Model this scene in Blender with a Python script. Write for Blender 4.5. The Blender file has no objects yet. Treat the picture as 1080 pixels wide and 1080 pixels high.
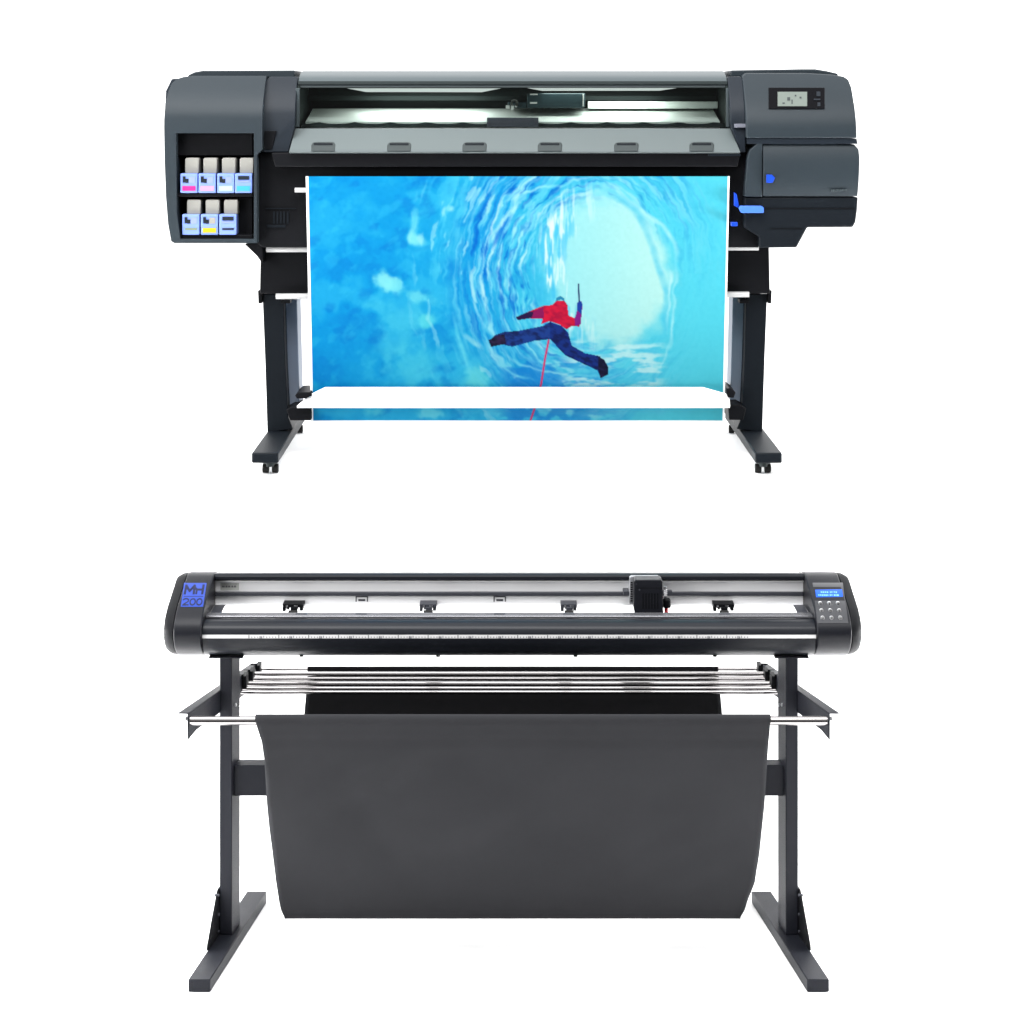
import bpy, bmesh, math, random
import numpy as np
from mathutils import Vector, Matrix

random.seed(7)
rng = np.random.default_rng(11)
scene = bpy.context.scene
COL = scene.collection

# ------------------------------------------------------------------ camera
F = 2174.0            # focal length in photo pixels (1080 px wide frame)
CX, HY = 540.0, 105.0  # optical axis column, horizon row
ZC = 2.058            # camera height in metres


def P(px, py, Y):
    """point at depth Y (metres) that lies at photo column px, row py"""
    return Vector(((px - CX) * Y / F, Y, ZC - (py - HY) * Y / F))


def XX(px, Y):
    return (px - CX) * Y / F


def ZZ(py, Y):
    return ZC - (py - HY) * Y / F


cam_d = bpy.data.cameras.new('camera')
cam = bpy.data.objects.new('camera', cam_d)
COL.objects.link(cam)
cam.location = (0, 0, ZC)
cam.rotation_euler = (math.radians(90), 0, 0)
cam_d.sensor_width = 36
cam_d.lens = 36 * F / 1080
cam_d.shift_y = -(540 - HY) / 1080
cam_d.clip_start = 0.05
cam_d.clip_end = 2000
scene.camera = cam
scene.render.resolution_x = scene.render.resolution_y = 1024


# --------------------------------------------------------------- materials
def srgb(r, g, b):
    def f(c):
        c /= 255.0
        return c / 12.92 if c <= 0.04045 else ((c + 0.055) / 1.055) ** 2.4
    return (f(r), f(g), f(b), 1.0)


def mat(name, color, rough=0.5, metal=0.0, spec=0.5, var=0.0, vscale=8.0, bump=0.0, bscale=400.0,
        stretch=(1, 1, 1), rvar=0.0, emit=None, estr=0.0):
    m = bpy.data.materials.new(name)
    m.use_nodes = True
    nt = m.node_tree
    n, l = nt.nodes, nt.links
    b = n['Principled BSDF']
    if len(color) == 3:
        color = (*color, 1)
    b.inputs['Base Color'].default_value = color
    b.inputs['Roughness'].default_value = rough
    b.inputs['Metallic'].default_value = metal
    b.inputs['Specular IOR Level'].default_value = spec
    if emit:
        b.inputs['Emission Color'].default_value = (*emit[:3], 1)
        b.inputs['Emission Strength'].default_value = estr
    tc = n.new('ShaderNodeTexCoord')
    mp = n.new('ShaderNodeMapping')
    mp.inputs['Scale'].default_value = stretch
    l.new(tc.outputs['Object'], mp.inputs['Vector'])
    if var or rvar:
        t = n.new('ShaderNodeTexNoise')
        t.inputs['Scale'].default_value = vscale
        t.inputs['Detail'].default_value = 5
        l.new(mp.outputs['Vector'], t.inputs['Vector'])
        if var:
            mx = n.new('ShaderNodeMix')
            mx.data_type = 'RGBA'
            mx.inputs['A'].default_value = tuple(c * (1 - var) for c in color[:3]) + (1,)
            mx.inputs['B'].default_value = tuple(min(1, c * (1 + var)) for c in color[:3]) + (1,)
            l.new(t.outputs['Fac'], mx.inputs['Factor'])
            l.new(mx.outputs['Result'], b.inputs['Base Color'])
        if rvar:
            mr = n.new('ShaderNodeMapRange')
            mr.inputs['To Min'].default_value = max(0.02, rough - rvar)
            mr.inputs['To Max'].default_value = rough + rvar
            l.new(t.outputs['Fac'], mr.inputs['Value'])
            l.new(mr.outputs['Result'], b.inputs['Roughness'])
    if bump:
        t2 = n.new('ShaderNodeTexNoise')
        t2.inputs['Scale'].default_value = bscale
        t2.inputs['Detail'].default_value = 3
        l.new(mp.outputs['Vector'], t2.inputs['Vector'])
        bp = n.new('ShaderNodeBump')
        bp.inputs['Strength'].default_value = bump
        bp.inputs['Distance'].default_value = 0.001
        l.new(t2.outputs['Fac'], bp.inputs['Height'])
        l.new(bp.outputs['Normal'], b.inputs['Normal'])
    return m


M = {}
M['white'] = mat('white_studio_sweep', (0.94, 0.94, 0.94), 0.9, spec=0.0, var=0.005)
# cutter
M['cut_plastic'] = mat('charcoal_moulded_plastic', (0.0065, 0.007, 0.0095), 0.38, spec=0.12, var=0.12, bump=0.12, bscale=900, rvar=0.05)
M['cut_shell'] = mat('charcoal_satin_shell', (0.008, 0.009, 0.012), 0.32, spec=0.14, var=0.1, bump=0.06, bscale=700, rvar=0.04)
M['steel_black'] = mat('black_powder_coated_steel', (0.0075, 0.0082, 0.0115), 0.46, spec=0.11, var=0.12, bump=0.2, bscale=1300, rvar=0.05)
M['black'] = mat('black_plastic', (0.0035, 0.0038, 0.0048), 0.5, spec=0.07, var=0.15, bump=0.1, bscale=800)
M['alu'] = mat('brushed_aluminium', (0.76, 0.76, 0.77), 0.36, metal=0.3, var=0.03, vscale=60, stretch=(0.02, 1, 6), rvar=0.06)
M['plate'] = mat('grey_zinc_plate', (0.20, 0.205, 0.22), 0.4, metal=0.3, var=0.08, vscale=40)
M['platen_metal'] = mat('polished_platen_steel', (0.27, 0.27, 0.29), 0.22, metal=0.8, var=0.02, vscale=12, stretch=(0.1, 1, 4), rvar=0.03)
M['chrome'] = mat('chromed_tube', (0.27, 0.26, 0.26), 0.09, metal=1.0, var=0.05, vscale=5, stretch=(0.3, 1, 1), rvar=0.03)
M['slot'] = mat('slate_anodised_slot', (0.035, 0.037, 0.045), 0.4, metal=0.2, spec=0.25, var=0.08)
M['cloth'] = mat('charcoal_woven_cloth', (0.0185, 0.0188, 0.0208), 0.92, spec=0.08, var=0.12, vscale=6, bump=0.35, bscale=900)
M['cloth_dark'] = mat('black_and_shaded_cloth', (0.0035, 0.0035, 0.004), 0.9, spec=0.04, var=0.15, vscale=6, bump=0.35, bscale=900)
M['badge_blue'] = mat('blue_badge_foil', srgb(26, 52, 132), 0.45, spec=0.12, var=0.04)
M['ink_navy'] = mat('navy_badge_ink', (0.004, 0.006, 0.028), 0.5, spec=0.1)
M['ruler'] = mat('white_ruler_tape', (0.54, 0.54, 0.54), 0.5, spec=0.2)
M['tick'] = mat('grey_ruler_print', (0.12, 0.12, 0.13), 0.6, spec=0.2)
M['lcd'] = mat('lit_blue_lcd', srgb(5, 60, 150), 0.35, spec=0.1, emit=srgb(0, 110, 255), estr=0.35)
M['lcd_text'] = mat('pale_lcd_characters', srgb(90, 140, 200), 0.5, spec=0.1, emit=srgb(120, 190, 255), estr=0.25)
M['panel'] = mat('dark_membrane_panel', (0.016, 0.017, 0.021), 0.3, spec=0.4, var=0.08)
M['button'] = mat('silver_button', (0.7, 0.7, 0.7), 0.3, metal=0.8, var=0.05)
M['red'] = mat('red_plastic_tip', srgb(165, 15, 25), 0.35, spec=0.3, var=0.05)
M['screw'] = mat('zinc_screw', (0.6, 0.6, 0.62), 0.3, metal=1.0, var=0.1)
M['sticker'] = mat('white_sticker', (0.36, 0.37, 0.35), 0.6, spec=0.2)
# printer
M['slate'] = mat('slate_grey_textured_plastic', (0.0155, 0.0215, 0.0265), 0.46, spec=0.15, var=0.08, vscale=5, bump=0.15, bscale=900, rvar=0.05)
M['slate_dark'] = mat('dark_slate_plastic', (0.0085, 0.0120, 0.0170), 0.45, spec=0.13, var=0.1, vscale=5, bump=0.15, bscale=900)
M['slate_base'] = mat('charcoal_base_plastic', (0.0045, 0.0062, 0.0085), 0.48, spec=0.08, var=0.1, vscale=5, bump=0.15, bscale=900)
M['cover'] = mat('grey_lid_plastic', (0.044, 0.056, 0.061), 0.42, spec=0.16, var=0.05, vscale=3, bump=0.06, bscale=700)
M['sill'] = mat('pale_grey_sill_plastic', (0.082, 0.098, 0.100), 0.42, spec=0.2, var=0.05, vscale=4, bump=0.06, bscale=700)
M['latch'] = mat('mid_grey_latch_plastic', (0.022, 0.029, 0.030), 0.45, spec=0.25, var=0.08)
M['bay'] = mat('dark_green_grey_interior', (0.012, 0.018, 0.018), 0.55, spec=0.2, var=0.1)
M['platen_white'] = mat('bright_platen_metal', (0.66, 0.70, 0.66), 0.4, metal=0.1, var=0.12, vscale=7, stretch=(1, 0.2, 0.2), rvar=0.08)
M['lamp'] = mat('lit_interior_strip', (0.4, 0.4, 0.4), 0.4, emit=(0.95, 1.0, 0.97), estr=0.62)
M['carr_grey'] = mat('teal_grey_carriage', (0.022, 0.040, 0.047), 0.45, spec=0.25, var=0.1)
M['lav'] = mat('lavender_grey_plastic', (0.11, 0.115, 0.14), 0.5, spec=0.2, var=0.06)
M['offwhite'] = mat('off_white_plastic', (0.62, 0.62, 0.60), 0.45, spec=0.35, var=0.05)
M['blue_mark'] = mat('blue_plastic', srgb(18, 56, 160), 0.4, spec=0.15, var=0.05)
M['blue_light'] = mat('light_blue_plastic', srgb(58, 100, 195), 0.4, spec=0.2, var=0.05)
M['cart_cap'] = mat('warm_grey_cartridge_plastic', (0.20, 0.197, 0.18), 0.5, spec=0.3, var=0.08)
M['cart_body'] = mat('pale_blue_cartridge_plastic', srgb(104, 126, 192), 0.42, spec=0.2, var=0.06)
M['cart_pale'] = mat('pale_cartridge_label', srgb(112, 124, 165), 0.5, spec=0.2)
M['post_grey'] = mat('blue_grey_coated_steel', (0.19, 0.22, 0.275), 0.5, spec=0.2, var=0.06, bump=0.1, bscale=900)
M['screen_off'] = mat('black_glossy_bezel', (0.003, 0.003, 0.004), 0.2, spec=0.06)
M['screen_grey'] = mat('pale_lit_display', (0.10, 0.118, 0.106), 0.4, spec=0.1, emit=(0.5, 0.55, 0.5), estr=0.12, var=0.06, vscale=40)
M['chrome_bar'] = mat('satin_light_bar', (0.34, 0.34, 0.34), 0.35, spec=0.3)
M['clip_white'] = mat('white_melamine', (0.86, 0.86, 0.86), 0.6, spec=0.1)
M['rubber'] = mat('black_rubber', (0.008, 0.008, 0.008), 0.7, spec=0.2)


def glass_mat():
    m = bpy.data.materials.new('clear_window_pane')
    m.use_nodes = True
    nt = m.node_tree
    nt.nodes.clear()
    o = nt.nodes.new('ShaderNodeOutputMaterial')
    mix = nt.nodes.new('ShaderNodeMixShader')
    tr = nt.nodes.new('ShaderNodeBsdfTransparent')
    tr.inputs['Color'].default_value = (0.90, 0.94, 0.93, 1)
    gl = nt.nodes.new('ShaderNodeBsdfGlossy')
    gl.inputs['Roughness'].default_value = 0.03
    fr = nt.nodes.new('ShaderNodeFresnel')
    fr.inputs['IOR'].default_value = 1.45
    nt.links.new(fr.outputs['Fac'], mix.inputs['Fac'])
    nt.links.new(tr.outputs[0], mix.inputs[1])
    nt.links.new(gl.outputs[0], mix.inputs[2])
    nt.links.new(mix.outputs[0], o.inputs['Surface'])
    return m


M['glass'] = glass_mat()


def print_mat():
    m = bpy.data.materials.new('printed_glossy_paper')
    m.use_nodes = True
    n, l = m.node_tree.nodes, m.node_tree.links
    b = n['Principled BSDF']
    b.inputs['Roughness'].default_value = 0.55
    b.inputs['Specular IOR Level'].default_value = 0.04
    a = n.new('ShaderNodeVertexColor')
    a.layer_name = 'print'
    l.new(a.outputs['Color'], b.inputs['Base Color'])
    return m


M['print'] = print_mat()


# ------------------------------------------------------------ mesh helpers
class MB:
    def __init__(self):
        self.bm = bmesh.new()

    def add(self, verts, faces):
        vs = [self.bm.verts.new(v) for v in verts]
        for f in faces:
            try:
                self.bm.faces.new([vs[i] for i in f])
            except ValueError:
                pass
        return vs

    def box(self, x0, x1, y0, y1, z0, z1):
        v = [(x, y, z) for x in (x0, x1) for y in (y0, y1) for z in (z0, z1)]
        return self.add(v, [(0, 1, 3, 2), (4, 6, 7, 5), (0, 4, 5, 1), (2, 3, 7, 6), (0, 2, 6, 4), (1, 5, 7, 3)])

    def pbox(self, px0, px1, py0, py1, Y0, Y1):
        """box whose front face (depth Y0) fills the photo rectangle"""
        return self.box(XX(px0, Y0), XX(px1, Y0), Y0, Y1, ZZ(py1, Y0), ZZ(py0, Y0))

    def prism(self, pts, d):
        """closed solid: polygon of 3-D points swept by vector d"""
        n = len(pts)
        a = [Vector(p) for p in pts]
        d = Vector(d)
        vs = self.add(a + [p + d for p in a], [])
        self.bm.faces.new(vs[:n])
        self.bm.faces.new(vs[n:][::-1])
        for i in range(n):
            j = (i + 1) % n
            self.bm.faces.new([vs[i], vs[n + i], vs[n + j], vs[j]])
        return vs

    def profx(self, prof, x0, x1):
        """profile of (Y, Z) swept along X"""
        return self.prism([(x0, y, z) for y, z in prof], (x1 - x0, 0, 0))

    def outline(self, pts, Y0, Y1):
        """polygon of photo pixels at depth Y0 swept to depth Y1"""
        return self.prism([P(x, y, Y0) for x, y in pts], (0, Y1 - Y0, 0))

    def tube(self, p0, p1, r, seg=20, r1=None):
        p0, p1 = Vector(p0), Vector(p1)
        r1 = r if r1 is None else r1
        ax = (p1 - p0).normalized()
        u = ax.orthogonal().normalized()
        w = ax.cross(u)
        ring = lambda c, rr: [c + (u * math.cos(t) + w * math.sin(t)) * rr for t in [2 * math.pi * i / seg for i in range(seg)]]
        vs = self.add(ring(p0, r) + ring(p1, r1), [])
        self.bm.faces.new(vs[:seg][::-1])
        self.bm.faces.new(vs[seg:])
        for i in range(seg):
            j = (i + 1) % seg
            self.bm.faces.new([vs[i], vs[j], vs[seg + j], vs[seg + i]])
        return vs

    def holed(self, outer, hole, Y0, Y1):
        """solid plate: photo outline with a hole, depth Y0..Y1"""
        def loop(pts, Y, yy):
            vs = [self.bm.verts.new((XX(x, Y), yy, ZZ(y, Y))) for x, y in pts]
            es = [self.bm.edges.new((vs[i], vs[(i + 1) % len(vs)])) for i in range(len(vs))]
            return vs, es
        sets = []
        for yy in (Y0, Y1):
            ov, oe = loop(outer, Y0, yy)
            hv, he = loop(hole, Y0, yy)
            bmesh.ops.triangle_fill(self.bm, use_beauty=True, edges=oe + he)
            sets.append((ov, hv))
        for k in (0, 1):
            a, b = sets[0][k], sets[1][k]
            for i in range(len(a)):
                j = (i + 1) % len(a)
                self.bm.faces.new([a[i], a[j], b[j], b[i]])

    def xform(self, mtx, verts=None):
        for v in (verts or self.bm.verts):
            v.co = mtx @ v.co

    def ribbon(self, pts2, w, fn, t=0.0006, closed=False):
        """flat stroke of width w along 2-D points, mapped to 3-D by fn(u, v)"""
        segs = list(zip(pts2[:-1], pts2[1:]))
        if closed:
            segs.append((pts2[-1], pts2[0]))
        for (a, b) in segs:
            dx, dy = b[0] - a[0], b[1] - a[1]
            L = math.hypot(dx, dy) or 1e-6
            ex, ey = dx / L * w * 0.35, dy / L * w * 0.35
            nx, ny = -dy / L * w / 2, dx / L * w / 2
            q = [(a[0] - ex + nx, a[1] - ey + ny), (b[0] + ex + nx, b[1] + ey + ny),
                 (b[0] + ex - nx, b[1] + ey - ny), (a[0] - ex - nx, a[1] - ey - ny)]
            self.prism([fn(*c) for c in q], (0, -t, 0))

    def build_each(self, name, m, parent=None, **kw):
        """every separate piece becomes an object of its own"""
        left, out = set(self.bm.verts), []
        while left:
            st, isl = [left.pop()], []
            while st:
                v = st.pop()
                isl.append(v)
                for e in v.link_edges:
                    o = e.other_vert(v)
                    if o in left:
                        left.discard(o)
                        st.append(o)
            sub = MB()
            mp = {v: sub.bm.verts.new(v.co) for v in isl}
            for f_ in {f_ for v in isl for f_ in v.link_faces}:
                sub.bm.faces.new([mp[v] for v in f_.verts])
            out.append(sub.build(name, m, parent, **kw))
        self.bm.free()
        return out

    def build(self, name, m, parent=None, bevel=0.0, seg=2, smooth=35):
        bm = self.bm
        bmesh.ops.recalc_face_normals(bm, faces=bm.faces)
        base = BASE.get(parent_root(parent)) if parent else None
        if base is not None:
            for v in bm.verts:
                v.co -= base
        me = bpy.data.meshes.new(name)
        bm.to_mesh(me)
        bm.free()
        me.materials.append(m)
        for p in me.polygons:
            p.use_smooth = True
        me.set_sharp_from_angle(angle=math.radians(smooth))
        o = bpy.data.objects.new(name, me)
        COL.objects.link(o)
        if parent:
            o.parent = parent
        if bevel:
            b = o.modifiers.new('bevel', 'BEVEL')
            b.width = bevel
            b.segments = seg
            b.limit_method = 'ANGLE'
            b.angle_limit = math.radians(35)
            b.use_clamp_overlap = True
        return o


BASE = {}


def parent_root(o):
    while o.parent is not None:
        o = o.parent
    return o.name


def thing(name, label, cat, loc, group=None):
    o = bpy.data.objects.new(name, None)
    COL.objects.link(o)
    o.empty_display_size = 0.1
    o.location = loc
    o['label'] = label
    o['category'] = cat
    if group:
        o['group'] = group
    BASE[o.name] = Vector(loc)
    return o


def arc(cx, cy, rx, ry, a0, a1, n):
    return [(cx + rx * math.cos(math.radians(a0 + (a1 - a0) * i / n)), cy + ry * math.sin(math.radians(a0 + (a1 - a0) * i / n)))
            for i in range(n + 1)]


# ============================================================ the setting
ZP = ZC - (500 - HY) * 5.6 / F       # level of the raised white floor
YS = 5.53
f = MB()
prof = [(3.3, 0.0), (YS, 0.0), (YS, ZP), (600, ZP)]
vs0 = [f.bm.verts.new((-300, y, z)) for y, z in prof]
vs1 = [f.bm.verts.new((300, y, z)) for y, z in prof]
for i in range(3):
    f.bm.faces.new([vs0[i], vs1[i], vs1[i + 1], vs0[i + 1]])
floor = f.build('floor', M['white'])
for p in floor.data.polygons:
    p.use_smooth = False
if floor.data.polygons[0].normal.z < 0:
    floor.data.flip_normals()
floor['kind'] = 'structure'

# ============================================================ vinyl cutter
CUT = thing('vinyl_cutter', 'black roll vinyl cutter on splayed steel stand with grey catch cloth and blue badge', 'vinyl cutter', (0, 5.0, 0))
XC = 0.0015      # middle of the cutter body
cap_rows = [(691, 5.005), (688.5, 4.972), (684, 4.95), (678, 4.936), (671, 4.93), (664, 4.932), (657, 4.942), (650, 4.958),
            (640, 4.990), (612, 5.115), (607.5, 5.137), (604.6, 5.155), (603.6, 5.172)]
cap_prof = [(y, ZZ(r, y)) for r, y in cap_rows]
ztop = cap_prof[-1][1]
zbot = cap_prof[0][1]
cap_prof += [(5.20, ztop - 0.004), (5.27, ztop - 0.028), (5.295, ztop - 0.06), (5.295, zbot + 0.03), (5.27, zbot)]
XIS = {-1: 0.7455, 1: 0.7290}      # inner faces of the two caps
XO, XE = 0.812, 0.838


def YF(row):
    """depth of the slanted front face of an end cap at a photo row"""
    return 4.990 + (640 - row) / 28 * 0.125


def shrink(prof, k):
    cy = sum(p[0] for p in prof) / len(prof)
    cz = (max(p[1] for p in prof) + min(p[1] for p in prof)) / 2
    return [(cy + (y - cy) * k, cz + (z - cz) * k) for y, z in prof]


caps = {}
for s in (-1, 1):
    XI = XIS[s]
    b = MB()
    b.profx(cap_prof, XC + s * XI, XC + s * XO)
    caps[s] = b.build('end_cap', M['cut_plastic'], CUT, bevel=0.003, seg=3)
    b = MB()
    pa = shrink(cap_prof, 0.985)
    pb = shrink(cap_prof, 0.90)
    xa, xb, xc = XC + s * (XO + 0.0005), XC + s * (XO + 0.014), XC + s * XE
    n = len(pa)
    rings = [[b.bm.verts.new((x, y, z)) for y, z in pr] for x, pr in ((xa, pa), (xb, shrink(cap_prof, 0.97)), (xc, pb))]
    b.bm.faces.new(rings[0])
    b.bm.faces.new(rings[2][::-1])
    for r in (0, 1):
        for i in range(n):
            j = (i + 1) % n
            b.bm.faces.new([rings[r][i], rings[r][j], rings[r + 1][j], rings[r + 1][i]])
    b.build('side_cover', M['black'], caps[s], bevel=0.002)
    # dark chassis block just inside each cap
    b = MB()
    x0, x1 = XC + s * (XI - 0.0275), XC + s * (XI - 0.0005)
    b.box(min(x0, x1), max(x0, x1), 5.03, 5.16, ZZ(652, 5.03), ZZ(637.6, 5.16))
    b.build('chassis_block', M['slot'], CUT, bevel=0.0015)

# front shell: upper curve, ruler strip, lower curve, platen
xl, xr = XC - XIS[-1] + 0.0005, XC + XIS[1] - 0.0005
up = [(652.2, 5.002), (653, 4.988), (656, 4.970), (660, 4.957), (664, 4.950), (669.5, 4.947)]
pr = [(y, ZZ(r, y)) for r, y in up] + [(5.03, ZZ(669.5, 4.947)), (5.034, ZZ(652.2, 5.002) - 0.004)]
b = MB(); b.profx(pr, xl, xr); b.build('upper_front_shell', M['cut_shell'], CUT, bevel=0.001)
lo = [(673.4, 4.947), (680, 4.950), (685, 4.958), (688.5, 4.972), (691, 5.0)]
pr = [(y, ZZ(r, y)) for r, y in lo] + [(5.03, ZZ(691, 5.0)), (5.034, ZZ(673.4, 4.947))]
b = MB(); b.profx(pr, xl, xr); b.build('lower_front_shell', M['cut_shell'], CUT, bevel=0.001)
b = MB(); b.box(xl, xr, 4.9475, 5.028, ZZ(673.3, 4.947), ZZ(669.6, 4.947))
ruler = b.build('ruler_strip', M['ruler'], CUT)
b = MB()
random.seed(12)
for i in range(168):
    px = 262 + i * 3.15
    if i % 10 == 0:
        b.pbox(px, px + 1.0, 669.9, 673.1, 4.9469, 4.948)
    elif i % 10 == 4:                 # small printed numbers
        b.pbox(px - 0.9, px + 0.3, 671.0, 673.3, 4.9468, 4.948)
        b.pbox(px + 0.7, px + 1.9, 671.2, 673.2, 4.9468, 4.948)
    else:
        b.pbox(px, px + 0.8, 671.4 if i % 5 else 670.6, 672.8, 4.9469, 4.948)
b.build('tick_marks', M['tick'], ruler)
b = MB(); b.box(xl, xr, 4.996, 5.030, ZZ(652, 5.0) + 0.0006, ZZ(651, 5.0) + 0.004)
b.build('platen', M['platen_metal'], CUT, bevel=0.001)
# little dark slots let into the platen under the marks
b = MB()
for px in (381, 527, 318, 600, 764):
    b.box(XX(px - 6, 5.02), XX(px + 6, 5.02), 5.012, 5.022, ZZ(651, 5.0) + 0.0035, ZZ(651, 5.0) + 0.0046)
b.build_each('grit_roller', M['slot'], CUT)

# upper beam
b = MB()
pr = [(y, ZZ(r, y)) for r, y in ((611.6, 5.150), (608, 5.1505), (605.6, 5.157), (604.3, 5.168), (604, 5.176))]
pr += [(5.235, pr[-1][1] - 0.022), (5.235, pr[0][1])]
b.profx(pr, xl, xr); b.build('top_bar', M['cut_shell'], CUT, bevel=0.001)
b = MB()
yb = 5.165
b.box(xl, xr, yb - 0.006, 5.22, ZZ(613.6, yb), ZZ(611.9, yb))
b.box(xl, xr, yb, 5.22, ZZ(624, yb), ZZ(613.8, yb))
b.box(xl, xr, yb, 5.22, ZZ(637, yb), ZZ(628.2, yb))
b.box(xl, xr, yb - 0.005, 5.20, ZZ(638.4, yb), ZZ(637.1, yb))
beam = b.build('guide_beam', M['alu'], CUT, bevel=0.0006)
b = MB(); b.box(xl, xr, yb - 0.007, 5.218, ZZ(628, yb), ZZ(624.2, yb))
b.build('guide_slot', M['slot'], CUT, bevel=0.0015)
# info sticker on the beam
b = MB(); b.pbox(232.5, 252, 615, 622.5, yb - 0.0006, yb + 0.001)
stk = b.build('sticker', M['sticker'], CUT)
b = MB()
for i, (x0, x1) in enumerate(((234, 237), (237.8, 240), (240.6, 243), (244, 246), (246.6, 249))):
    b.pbox(x0, x1, 617.5, 619.6, yb - 0.0012, yb)
b.pbox(234, 250, 615.7, 616.3, yb - 0.0012, yb)
b.build('fine_print', M['tick'], stk)
# bracket shaped marks on the lower beam
for px in (381.5, 527):
    b = MB()
    w = 6.5
    b.pbox(px - w, px - w + 1.1, 629.3, 634.6, yb - 0.0012, yb + 0.001)
    b.pbox(px + w - 1.1, px + w, 629.3, 634.6, yb - 0.0012, yb + 0.001)
    b.pbox(px - w, px + w, 628.9, 629.9, yb - 0.0013, yb + 0.001)
    b.pbox(px - 3.6, px + 3.6, 632.0, 633.9, yb - 0.0014, yb + 0.001)
    b.build('position_mark', M['slot'], CUT)

# pinch rollers
for px, w in ((309, 11), (451.5, 9), (600, 8.5), (763.5, 11)):
    b = MB()
    Y = 5.125
    b.pbox(px - w, px + w, 637.2, 641.0, Y, 5.166)
    b.pbox(px - w, px - w + 3.2, 640.5, 644.8, Y + 0.002, 5.155)
    b.pbox(px + w - 4.0, px + w - 0.6, 640.5, 644.2, Y + 0.002, 5.155)
    b.pbox(px - w + 4.5, px - w + 7, 640.5, 643.0, Y + 0.002, 5.155)
    b.pbox(px - 2.6, px + 4.2, 640.5, 645.0, Y - 0.004, 5.150)
    pin = b.build('pinch_roller', M['slot'] if px in (451.5, 600) else M['black'], CUT, bevel=0.0006)
    b = MB()
    zr = ZZ(645.4, Y)
    b.tube((XX(px - 4.5, Y), Y - 0.004, zr), (XX(px + 5, Y), Y - 0.004, zr), 0.0052, 14)
    b.build('roller', M['rubber'], pin)
    b = MB()
    b.pbox(px - w + 3.4, px - w + 5.6, 638.4, 640.0, Y - 0.001, Y + 0.002)
    b.pbox(px + 1, px + 5, 638.6, 639.6, Y - 0.001, Y + 0.002)
    b.build('clip', M['screw'], pin)

# carriage
b = MB()
b.outline([(664, 609.5), (666, 608), (694, 608), (697.5, 611), (697.5, 637), (664, 637)], 5.118, 5.134)
car_back = b.build('carriage_plate', M['plate'], CUT, bevel=0.001)
b = MB()
ol = [(668.6, 613.5), (670.5, 611.6), (697, 611.6), (698.8, 613.6), (699.6, 647), (669.4, 647), (668.2, 640)]
b.outline(ol, 5.072, 5.117)
car = b.build('carriage', M['cut_plastic'], CUT, bevel=0.002, seg=3)
b = MB()
for i in range(6):
    x = 677.4 + i * 3.1
    b.pbox(x, x + 1.5, 625.5, 642, 5.0712, 5.074)
b.build('vent', M['black'], car)
b = MB()
b.pbox(670.5, 698.3, 619.8, 620.3, 5.0714, 5.074)
b.build('seam', M['black'], car)
b = MB()
c = P(674.5, 622, 5.0718); b.tube(c, c + Vector((0, 0.004, 0)), 0.0022, 14)
c = P(671, 616, 5.0718); b.tube(c, c + Vector((0, 0.004, 0)), 0.0014, 10)
b.build_each('screw', M['slot'], car)
b = MB()
for i, px in enumerate((678, 684, 688, 692)):
    b.prism([P(px, 611.3, 5.105), P(px + 3.4, 608.2, 5.1135), P(px + 4.4, 608.2, 5.1135), P(px + 1, 611.3, 5.105)], (0, 0.004, 0.0008))
b.build('ribbon_wire', M['black'], car_back)
b = MB()
for i in range(9):
    b.pbox(664.9, 667.2, 614 + i * 2.4, 615.2 + i * 2.4, 5.1165, 5.12)
b.build('rack_teeth', M['black'], car_back)
b = MB()
yh = 5.095
b.tube(P(703.2, 640.6, yh), P(703.2, 632.5, yh), 0.0098, 20)
b.tube(P(703.2, 632.5, yh), P(703.2, 631, yh), 0.0098, 20, 0.007)
b.box(XX(699.7, yh), XX(703, yh), yh - 0.004, yh + 0.008, ZZ(637, yh), ZZ(633, yh))
hold = b.build('blade_holder', M['black'], CUT, bevel=0.0008)
b = MB()
b.tube(P(702.6, 640.7, yh), P(702.6, 646.7, yh), 0.0046, 16)
b.build('red_tip', M['red'], hold)
b = MB()
b.tube(P(701.5, 631, yh + 0.01), P(701.5, 621, yh + 0.01), 0.003, 12)
b.tube(P(701.5, 621, yh + 0.01), P(701.5, 618.5, yh + 0.01), 0.0045, 12)
for r in (622.5, 624.5, 626.5, 628.5):
    b.tube(P(703.5, r, yh + 0.01), P(700.5, r + 0.8, yh + 0.01), 0.0038, 10)
b.build('lift_spring', M['screw'], hold)
b = MB()
b.pbox(657.5, 663.5, 623.6, 628.6, 5.130, 5.17)
b.pbox(698.5, 709, 623.4, 628.4, 5.150, 5.17)
b.build_each('belt_clamp', M['slot'], car_back, bevel=0.001)

# badge on the left cap
def bf(off):
    return lambda u, v: P(u, v, YF(v)) + Vector((0, -off, 0))


def slanted(mb, pts, off, t=0.004):
    mb.prism([P(u, v, YF(v)) + Vector((0, -off, 0)) for u, v in pts], (0, t, 0))


def sl(u, v):
    """badge coordinates 0..1 to photo pixels (sheared with the slanted cap face)"""
    x0 = 194.2 + (190.7 - 194.2) * v
    x1 = 218.0 + (214.2 - 218.0) * v
    return (x0 + (x1 - x0) * u, 614.8 + (639.8 - 614.8) * v)


b = MB()
slanted(b, [sl(0, 0), sl(1, 0), sl(1, 1), sl(0, 1)], 0.0012)
badge = b.build('badge', M['badge_blue'], caps[-1])
b = MB()
fn = lambda u, v: P(*sl(u, v), YF(sl(u, v)[1])) + Vector((0, -0.0018, 0))


def ribs(pts, w):
    # stroke given in badge units; u is scaled so that width is even
    b.ribbon([(p[0], p[1]) for p in pts], w, fn)


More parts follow.
